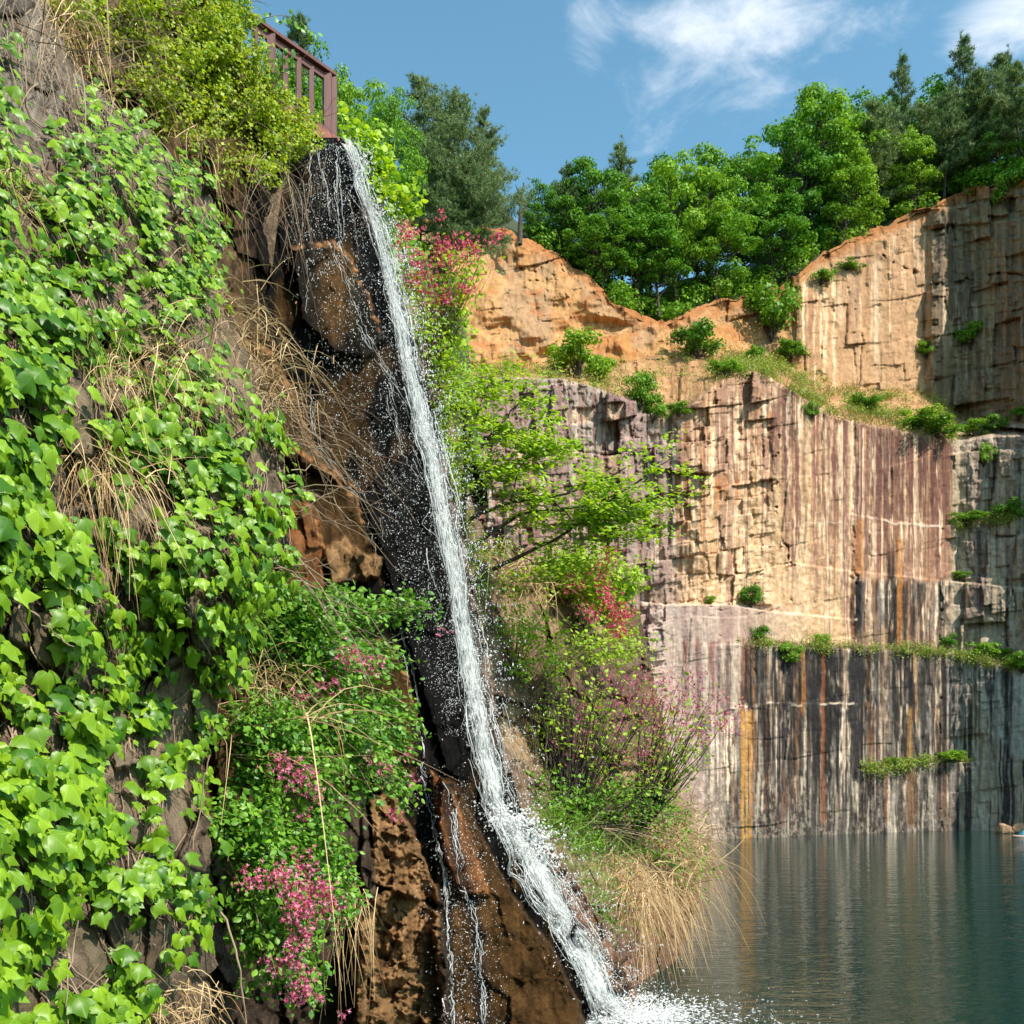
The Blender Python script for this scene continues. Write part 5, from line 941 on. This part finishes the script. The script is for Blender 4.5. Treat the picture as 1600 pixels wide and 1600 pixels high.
# ------------------------------------------------------------------ trees
def broadleaf(seed, H=12., Wd=8., ncl=70, nl=170, leaf=.24, low=.22):
    global R
    keep = R; R = np.random.default_rng(seed); tm, lm = MB(), MB()
    tp = np.stack([np.cumsum(R.normal(0, .12, 9)), np.cumsum(R.normal(0, .12, 9)), np.linspace(0, H*.8, 9)], 1); tp[0, :2] = 0; tube(tm, tp, .17, .04, 7)
    LP, LN = [], []
    for k in range(ncl):
        v = rdir(1)[0]; rr = R.uniform(.45, 1.0); zc = H*(low+1)/2; c = np.array([v[0]*Wd/2*rr, v[1]*Wd/2*rr, zc+v[2]*H*(1-low)/2*rr]); f = 1-.35*max(0, (c[2]-zc)/(H*(1-low)/2)); c[:2] *= f
        c += R.normal(0, .25, 3); a = tp[np.clip(int((c[2]-1.2)/(H*.8)*8), 1, 7)]; tube(tm, bez(a, (a+c)/2+[0, 0, -.2], c, 6, .06), .05, .015, 4)
        cr = R.uniform(.55, 1.15); m_ = int(nl*cr**2); d = rdir(m_); d[:, 2] = np.where(d[:, 2] < -.35, -d[:, 2], d[:, 2]); rad = R.uniform(.6, 1.08, m_)[:, None]
        LP.append(c+d*rad*cr*np.array([1, 1, .62])); LN.append(d)
    LP, LN = np.concatenate(LP), np.concatenate(LN); n = len(LP)
    place(lm, SPRIG, LP, frames(grow(LN, n, .5, .5), R.normal(0, .7, (n, 3))+[0, 0, -.4]), leaf*R.uniform(.6, 1.25, n)); R = keep; return tm, lm
def pine(seed, H=13., Wd=6., nb=46, tw=26, nl=.34, low=.3, flat=.9):
    global R
    keep = R; R = np.random.default_rng(seed); tm, lm = MB(), MB()
    tp = np.stack([np.cumsum(R.normal(0, .10, 10)), np.cumsum(R.normal(0, .10, 10)), np.linspace(0, H*.985, 10)], 1); tp[0, :2] = 0; tube(tm, tp, .18, .02, 7); TP, TD = [], []
    for k in range(nb):
        f = low+(1-low)*((k+R.random())/nb)**.9; a = np.array([np.interp(f*H, tp[:, 2], tp[:, i_]) for i_ in range(3)]); th = R.uniform(0, 6.283); L = Wd/2*(1-((f-low)/(1-low))**1.6*.82)*R.uniform(.4, 1.25)
        d = np.array([math.cos(th), math.sin(th), R.uniform(.1, .7)]); e_ = a+d*L; q = bez(a, a+d*L*.5+[0, 0, -.12*L], e_, 8, .04); tube(tm, q, .035, .01, 4)
        m_ = max(5, int(tw*L/(Wd/2))); t_ = R.uniform(.3, 1.05, m_); i0 = np.clip((t_*7).astype(int), 0, 7); pz = q[i0]+R.normal(0, 1, (m_, 3))*np.array([.28, .28, .10])*(.4+L*.25); TP.append(pz); TD.append(np.tile(nrm(d), (m_, 1))*.5+R.normal(0, .35, (m_, 3))+[0, 0, .75])
    m_ = 26; TP.append(tp[-1]+R.normal(0, 1, (m_, 3))*[.14, .14, .4]-[0, 0, .3]); TD.append(np.tile([[0, 0, 1.]], (m_, 1))+R.normal(0, .4, (m_, 3)))
    TP, TD = np.concatenate(TP), nrm(np.concatenate(TD)); nn = 13; P_ = np.repeat(TP, nn, 0); d = nrm(np.repeat(TD, nn, 0)+R.normal(0, .55, (len(P_), 3))); n = len(P_)
    place(lm, NEEDLE, P_+R.normal(0, .05, (n, 3)), frames(rdir(n), d), np.stack([np.full(n, nl*1.5), nl*R.uniform(.7, 1.3, n), np.full(n, nl)], 1)); R = keep; return tm, lm
PROTO = {}
for k, s_ in enumerate((1, 2, 3, 4)): PROTO['b', k] = (broadleaf(900+s_, 12, [8, 7, 9, 7.5][k], [70, 62, 80, 66][k]), 12)
for k, s_ in enumerate((1, 2, 3)): PROTO['p', k] = (pine(950+s_, 13, [6.2, 5.2, 7][k], [46, 40, 50][k], [46, 42, 50][k], .42), 13)
PROTO['q', 0] = (pine(961, 13, 10.5, 95, 85, .32, .04), 13); PROTO['q', 1] = (pine(962, 13, 9.5, 86, 80, .32, .06), 13)
PROTO['c', 0] = (broadleaf(971, 12, 8.5, 120, 170, .20, .05), 12); PROTO['c', 1] = (broadleaf(972, 12, 7.5, 110, 170, .20, .05), 12)
MADE = {}
def tree(kind, var, px, yb, yt, D, label, group, wx=1., name=None):
    H = (yb-yt)/1600*D; pr, H0 = PROTO[kind, var]; base = P(px, yb, D); isp = kind in 'pq'
    root = empty(name or ('pine_tree' if isp else 'broadleaf_tree'), base, label, 'tree', group); s_ = H/H0; root.scale = (s_*wx, s_*wx, s_); root.rotation_euler = (0, 0, R.uniform(0, 6.28))
    if (kind, var) not in MADE:
        MADE[kind, var] = [pr[0].build('trunk', M_bark, root), pr[1].build('crown', M_pine if isp else M_broad, root)]
        for c_ in MADE[kind, var]: c_.location = (0, 0, 0)
    else:
        for c_ in MADE[kind, var]:
            q = c_.copy(); C.objects.link(q); q.parent = root
def fd(px): return float(np.interp(px, fcols[:len(fcols)], FV[2, :len(fcols), 1]))
GF, GL = 'trees on the far cliff top', 'trees behind the waterfall'
for kind, var, px, yb, yt, dd, wx, lab in [
    ('b', 1, 846, 415, 285, 1.5, 1.0, 'leftmost broadleaf tree of the far wood, beside the bare dead tree'), ('p', 0, 884, 425, 262, 2, .8, 'slender pine with a visible trunk near the left end of the far wood'), ('b', 0, 926, 445, 252, 2, 1.0, 'bright broadleaf tree right of the slender pine'),
    ('p', 1, 972, 470, 228, 5, .9, 'pine whose tip rises above the low left part of the wood'), ('b', 3, 1000, 490, 300, 1.5, 1.1, 'low broadleaf tree above the lowest dip of the cliff edge'), ('b', 2, 1052, 497, 232, 3, .9, 'tall broadleaf tree above the lowest dip of the cliff edge'),
    ('b', 0, 1108, 480, 243, 3, .9, 'broadleaf tree right of the lowest dip of the cliff edge'), ('b', 1, 1160, 470, 215, 3.5, .9, 'broadleaf tree above the lone ledge sapling'), ('b', 3, 1205, 465, 300, 1, 1.2, 'low round broadleaf tree leaning over the cliff edge'),
    ('b', 2, 1232, 445, 178, 3.5, .85, 'broadleaf tree stepping up where the skyline rises'), ('b', 0, 1290, 405, 132, 4, .9, 'tallest bright broadleaf tree at the middle of the wood'), ('b', 3, 1322, 400, 235, 1, 1.1, 'broadleaf tree with a bright outer bough over the tan slab'),
    ('p', 2, 1362, 385, 165, 2.5, 1.0, 'dull green pine right of the tallest broadleaf tree'), ('p', 1, 1407, 365, 95, 4, .6, 'pine with a lone spire standing clear of the wood'), ('b', 1, 1432, 360, 195, 1.5, .9, 'bright broadleaf tree between the pines'),
    ('p', 0, 1472, 345, 150, 2, 1.0, 'dull pine below the two tall spires'), ('b', 2, 1492, 340, 150, 5, .9, 'broadleaf tree behind the dull pines'), ('p', 1, 1502, 330, 66, 5, .75, 'highest pine of the wood with forked tip'),
    ('p', 2, 1556, 312, 92, 4, .9, 'broad pine right of the highest pine'), ('b', 3, 1560, 315, 180, 1.5, .9, 'small broadleaf tree at the edge above the dark joint'), ('p', 0, 1598, 300, 105, 2, 1.1, 'pine cut by the right edge of the picture, above the grey rock'), ('p', 2, 1650, 285, 80, 3, 1.0, 'rightmost pine of the far wood'),
    ('b', 0, 1118, 487, 330, 1, 1.3, 'low bushy broadleaf tree right of the dip, at the cliff edge'), ('b', 1, 1030, 496, 345, .8, 1.3, 'small broadleaf tree low in the dip of the cliff edge'), ('b', 2, 945, 462, 330, .8, 1.3, 'small broadleaf tree at the cliff edge left of the dip'), ('p', 2, 1335, 395, 185, 6, 1.2, 'dull pine behind the tan slab, beside the tallest broadleaf'), ('p', 0, 1445, 350, 165, 4, 1.2, 'dull pine under the lone spire'), ('p', 1, 1530, 322, 120, 3, 1.3, 'dull pine between the highest pine and the broad pine'),
    ('b', 1, 880, 425, 290, 9, 1.2, 'broadleaf tree behind the slender pine'), ('b', 2, 950, 450, 275, 9, 1.1, 'broadleaf tree filling the gap left of the pine tip'), ('b', 3, 1085, 470, 262, 10, 1.1, 'broadleaf tree at the back of the low wood'), ('b', 1, 1185, 440, 232, 10, 1.1, 'broadleaf tree at the back where the skyline starts to rise'),
    ('b', 3, 1262, 410, 158, 10, 1.0, 'broadleaf tree at the back left of the tallest broadleaf'), ('b', 2, 1340, 385, 145, 10, 1.0, 'broadleaf tree at the back right of the tallest broadleaf'), ('b', 0, 1385, 370, 165, 9, 1.0, 'broadleaf tree behind the lone spire'), ('b', 0, 1450, 345, 140, 10, 1.0, 'broadleaf tree left of the highest pine'),
    ('b', 1, 1540, 320, 130, 10, 1.0, 'broadleaf tree behind the broad pine'), ('p', 1, 1575, 305, 85, 9, .8, 'thin pine behind the right end of the wood'), ('b', 2, 1610, 300, 150, 8, 1.1, 'broadleaf tree behind the rightmost pines'), ('b', 0, 1020, 485, 262, 9, 1.0, 'broadleaf tree behind the lowest dip of the cliff edge')]:
    tree(kind, var, px, yb, yt, fd(px)+dd, lab, GF, wx)
for kind, var, px, yb, yt, D, wx, lab in [
    ('c', 0, 470, 400, 62, 34, .75, 'leafy tree directly right of the wooden railing'), ('c', 1, 540, 400, 88, 37, .75, 'leafy tree between the railing and the big pine'), ('c', 0, 606, 390, 122, 41, .65, 'leafy tree touching the left side of the big pine'),
    ('q', 1, 655, 385, 118, 46, .9, 'left one of the big dark pines behind the pink shrub'), ('q', 0, 705, 390, 150, 44, .95, 'middle one of the big dark pines behind the pink shrub'), ('q', 1, 762, 385, 172, 47, .85, 'right one of the big dark pines, beside the ochre cliff'), ('p', 0, 480, 330, 40, 48, .9, 'thin pine tip showing above the railing trees'),
    ('c', 1, 575, 420, 200, 36, .9, 'low leafy tree below the big pines by the white water'), ('q', 0, 735, 400, 250, 43, 1.1, 'low dark pine skirt above the ochre cliff')]:
    tree(kind, var, px, yb, yt, D, lab, GL, wx)
shrub('leafy_shrub', 'sunlit yellow green shrub right of the deck edge', 'shrub', [(560, 330, 20.5), (580, 340, 20.8)], [(555, 225, 20, 40, 45), (590, 235, 20.2, 35, 40), (560, 280, 20.2, 35, 35), (600, 300, 20.8, 40, 30), (640, 310, 21.2, 40, 25)], 110, .12, 14, M_lime, tmpl=ROUND, r0=.015, jit=.12)
# bare dead tree at the gap
c0 = P(812, 378, 80); root = empty('dead_tree', c0, 'bare dead tree standing in the gap between the two woods', 'tree'); tm = MB()
limbs(tm, [([(812, 382, 80), (813, 340, 80), (815, 310, 80), (818, 285, 80)], .22, .05), ([(813, 335, 80), (826, 315, 80), (830, 295, 80)], .10, .03), ([(814, 325, 80), (804, 308, 80), (800, 312, 80)], .08, .03), ([(815, 310, 80), (808, 295, 80), (806, 288, 80)], .06, .02)], 80); tm.build('trunk', M_bark, root, c0)

# ------------------------------------------------------------------ shrubs and grass on the quarry ledges
def bushproto(seed, n=2600, leaf=.10):
    global R
    keep = R; R = np.random.default_rng(seed); tm, lm = MB(), MB(); LP, LN = [], []
    for k in range(16):
        c = np.array([R.normal(0, .42), R.normal(0, .42), R.uniform(.35, 1.15)]); tube(tm, bez(np.zeros(3), c*[.4, .4, .7], c, 5, .03), .022, .008, 4); m_ = n//16; d = rdir(m_); d[:, 2] = np.where(d[:, 2] < -.2, -d[:, 2], d[:, 2]); LP.append(c+d*R.uniform(.15, .42, (m_, 1))); LN.append(d)
    LP, LN = np.concatenate(LP), np.concatenate(LN); place(lm, SPRIG, LP, frames(grow(LN, len(LP), .5, .5), R.normal(0, .7, (len(LP), 3))), leaf*R.uniform(.6, 1.3, len(LP))); R = keep; return tm, lm
for k in range(3): PROTO['s', k] = (bushproto(1000+k), 1.5)
def fpt(px, y):
    """point on the far cliff seen at px,y"""
    j = int(np.clip(round((px-610)/1.5), 0, len(fcols)-1)); col = FV[2:, j]; yy = 1200-(col[:, 2]-CAMZ)*1600/col[:, 1]; return col[int(np.argmin(np.abs(yy-y)))]
def ledge_shrub(px, y, hpx, label, var, wx=1.):
    b = fpt(px, y); H = hpx/1600*b[1]; root = empty('ledge_shrub', b+[0, -.15, -.1], label, 'shrub', 'shrubs on the quarry ledges'); s_ = H/1.5; root.scale = (s_*wx, s_*wx, s_); root.rotation_euler = (0, 0, R.uniform(0, 6.28))
    if ('s', var) not in MADE:
        pr = PROTO['s', var][0]; MADE['s', var] = [pr[0].build('trunk', M_bark, root), pr[1].build('foliage', M_shr, root)]
    else:
        for c_ in MADE['s', var]: q = c_.copy(); C.objects.link(q); q.parent = root
for a in [(905, 592, 72, 'largest grey green shrub on the ledge under the ochre cliff', 0, 1.1), (935, 596, 42, 'shrub just right of the largest grey green shrub', 1, 1), (1000, 640, 60, 'bright shrub climbing the broken rock at the ledge end', 2, .8), (1020, 660, 50, 'shrub below the bright climbing one on the broken rock', 1, .9), (1090, 560, 58, 'round bright shrub on orange soil left of the sapling', 1, 1.2),
          (1205, 535, 100, 'tall ledge sapling under the leaning broadleaf tree', 2, .8), (1178, 566, 26, 'small dark bush beneath the ledge sapling', 0, 1), (1235, 565, 34, 'low bush right of the ledge sapling', 1, 1.5), (1322, 422, 16, 'tiny bright bush high on the tan slab', 2, 2.), (1282, 446, 26, 'bough like bush at the left edge of the tan slab', 0, 1.4), (1517, 548, 44, 'dark bush growing from the grey upper rock', 0, .9), (1445, 560, 30, 'dark tuft at the corner of the tan slab', 1, 1), (1268, 655, 30, 'small upright green bush on the ledge top of the streaked wall', 2, .7),
          (1430, 672, 34, 'bright bush on the grassy slope over the mauve streaks', 2, 1.7), (1465, 684, 36, 'bushy clump at the right end of the grassy slope', 1, 1.7), (1520, 682, 26, 'low bush on the ledge right of the grassy slope', 0, 1.6), (1550, 676, 28, 'second low bush on the ledge right of the grassy slope', 1, 1.3), (1590, 660, 26, 'bush in the joint at the right picture edge under the grey rock', 0, 1.2), (1535, 730, 40, 'plants trickling down the crack right of the mauve streaks', 2, .5),
          (1173, 948, 36, 'round bush on the bench left of the cream wall', 1, 1.1), (1110, 944, 16, 'tiny bush on the white lipped bench', 2, 1.), (1186, 1004, 30, 'thin bush at the left of the black streak ledge', 0, .9), (1232, 1040, 40, 'bush hanging over the black streaks', 1, .8), (1282, 1010, 24, 'small bush in the notch above the black streaks', 2, 1.2), (1510, 820, 22, 'dark mat of leaves on the ledge of the broken grey rock', 0, 2.2), (1575, 814, 36, 'bright bush on the broken grey ledge near the right picture edge', 2, 1.2), (1500, 905, 14, 'yellowish tuft on the thin grey ledge', 1, 1.7),
          (1480, 1012, 26, 'bush at the right end of the black streak ledge', 2, 1.), (1530, 1028, 30, 'leafy bush on the ledge above the pale slab', 0, 1.5), (1565, 1035, 26, 'low leafy bush further right above the pale slab', 1, 1.6), (1595, 1050, 36, 'dark bush above the pale slab at the right picture edge', 2, 1.2), (1390, 1196, 16, 'grassy tuft at the left of the lowest ledge', 1, 1.7), (1480, 1190, 22, 'green clump on the lowest ledge near the lake', 0, 2.0), (1575, 330, 60, 'young pine green shrub on the grey rock under the wood', 0, .7), (870, 585, 24, 'low leafy bush left of the largest grey green shrub', 2, 1.4), (1130, 590, 30, 'low bush on the broken rock top under the round bright shrub', 0, 1.5), (1060, 650, 24, 'low bush at the head of the mauve corner', 1, 1.4), (1350, 640, 24, 'low yellowish bush in the middle of the grassy slope', 2, 2.2)]:
    ledge_shrub(*a)
# grass along the ledges: one ground cover
mb = MB(); L1 = [(700, 590, 575), (1040, 640, 560), (1180, 578, 560), (1260, 622, 580), (1310, 652, 600), (1400, 672, 625), (1490, 690, 660)]
PB = []
for k in range(2600):
    px = R.uniform(1120, 1500) if R.random() < .8 else R.uniform(700, 1120); lo = itp(px, f_ledge); hi = itp(px, f_upb); y = lo-abs(lo-hi)*R.random()**1.2
    if vn(np.array(px/14.), np.array(y/9.), 55) > .34: PB.append(fpt(px, y))
for (xa, ya, xb, yb) in [(1160, 1008, 1300, 1014), (1300, 1014, 1480, 1022), (1350, 1204, 1420, 1196), (1420, 1194, 1520, 1190), (1490, 1026, 1600, 1048), (1490, 822, 1600, 808)]:
    for k in range(110):
        t_ = R.random(); PB.append(fpt(xa+(xb-xa)*t_, ya+(yb-ya)*t_-1))
PB = np.array(PB); PB = np.repeat(PB, 5, 0)+R.normal(0, .22, (len(PB)*5, 3)); n = len(PB); blades(mb, PB, R.normal(0, .5, (n, 3))+[0, -.2, .8], R.uniform(.25, .75, n), R.uniform(.015, .035, n), R.uniform(.1, .6, n), 3)
M_lg = leafmat('ledge_grass', (.22, .24, .05), (.40, .34, .12), .6, .3)
tag(mb.build('grass', M_lg), 'yellow green grass growing along the quarry ledges', 'grass', kind='stuff')
mb = MB(); sel = PB[R.random(len(PB)) < .55]; xq = 800+sel[:, 0]/sel[:, 1]*1600; sel = sel[(vn(xq/30, sel[:, 2]/1.5, 57) > .42)]; sel = np.repeat(sel, 9, 0); n = len(sel); sel = sel+R.normal(0, .22, (n, 3))+[0, 0, .12]
place(mb, SPRIG, sel, frames(grow(np.tile([[0, -.4, .6]], (n, 1)), n, .3, .5), R.normal(0, .7, (n, 3))), .13*R.uniform(.5, 1.4, n)); M_cov = leafmat('slope_leaf', (.14, .24, .02), (.34, .44, .05), .55, .35)
tag(mb.build('ground_cover', M_cov), 'low green plants creeping over the grassy quarry ledges', 'ground cover', kind='stuff')
# understory strip at the cliff edge under the woods
for x0, x1, lab in [(830, 960, 'dark bushes at the cliff edge under the left far trees'), (960, 1120, 'dark bushes along the dip of the cliff edge'), (1120, 1300, 'dark bushes under the leaning broadleaf tree'), (1300, 1480, 'dark bushes under the spired pines'), (1480, 1640, 'dark bushes under the right end of the wood')]:
    LP, LN = [], []; tmb = MB(); c0 = None
    for k in range(130):
        px = R.uniform(x0, x1); bk_ = R.uniform(.4, 8.5); b = P(px, itp(px, f_top)+2, fd(px))+np.array([0, bk_, .3+bk_*.52+R.uniform(-.2, 1.2)]); c0 = b if c0 is None else c0; d = rdir(70); LP.append(b+d*R.uniform(.5, 1.)*np.array([1, 1, .8])); LN.append(d)
    LP, LN = np.concatenate(LP), np.concatenate(LN); mb = MB(); place(mb, SPRIG, LP, frames(grow(LN, len(LP), .4, .6), R.normal(0, .7, (len(LP), 3))), .28*R.uniform(.6, 1.2, len(LP)))
    root = empty('undergrowth_bush', c0, lab, 'bush', 'undergrowth along the far cliff edge'); mb.build('foliage', M_broad, root, c0)

# ------------------------------------------------------------------ shore stones and a float at the right picture edge
def stone(px, py, w, h, seed, lab):
    D = 78.6; c0 = P(px, py, D); c0[2] = 0; rg = np.random.default_rng(seed); th = np.linspace(0, math.pi, 14); ph = np.linspace(0, 2*math.pi, 22)[:-1]
    a, b = np.meshgrid(th, ph, indexing='ij'); d = np.stack([np.sin(a)*np.cos(b), np.sin(a)*np.sin(b), np.cos(a)], -1); pl = nrm(rg.normal(size=(16, 3))*[1, 1, .8]); rr = np.min(np.where((d@pl.T) > .3, .72/np.maximum(d@pl.T, .3), 1.25), -1)
    v = d*rr[..., None]*np.array([w/2, w/2, h*.62])+[0, 0, h*.25]; n, m_ = v.shape[:2]; i = np.arange(n-1)[:, None]*m_; j = np.arange(m_)[None]; q = (j+1) % m_; mb = MB(); mb.add(v+c0, np.stack([i+j, i+m_+j, i+m_+q, i+q], -1).reshape(-1, 4)); tag(mb.build('boulder', M_boul, None, c0, False), lab, 'boulder', 'boulders on the far shore')
stone(1568, 1298, 1.5, .85, 1, 'square orange boulder at the foot of the far wall'); stone(1594, 1298, 1.7, .75, 5, 'rounded grey tan boulder right of the square one'); stone(1580, 1299, .8, .4, 8, 'small pale stone between the two boulders'); stone(1612, 1300, 1.2, .5, 12, 'low flat boulder at the far right of the shore')

# small teal float with a pale hull at the right picture edge
c0 = P(1597, 1308, 74.); c0[2] = 0; root = empty('float', c0, 'small teal topped float on the lake at the right picture edge', 'float')
mb = MB(); th = np.linspace(0, 2*math.pi, 17)[:-1]; rings = [(.55, -.12), (.72, .05), (.70, .12), (.60, .15)]
v = np.array([[c0[0]+a*np.cos(t_), c0[1]+a*.55*np.sin(t_), h] for a, h in rings for t_ in th]); i = np.arange(3)[:, None]*16; j = np.arange(16)[None]; q = (j+1) % 16
mb.add(v, np.stack([i+j, i+q, i+16+q, i+16+j], -1).reshape(-1, 4)); mb.add(v[-16:], [tuple(range(16))]); mb.build('hull', plain('float_hull', (.55, .34, .26), .6), root, c0)
mb = MB(); rings = [(.50, .15), (.40, .24), (.20, .40), (.05, .50)]; v = np.array([[c0[0]+.1+a*np.cos(t_), c0[1]+a*.6*np.sin(t_), h] for a, h in rings for t_ in th])
mb.add(v, np.stack([i+j, i+q, i+16+q, i+16+j], -1).reshape(-1, 4)); mb.build('cover', plain('teal_cover', (.004, .12, .17), .5), root, c0)
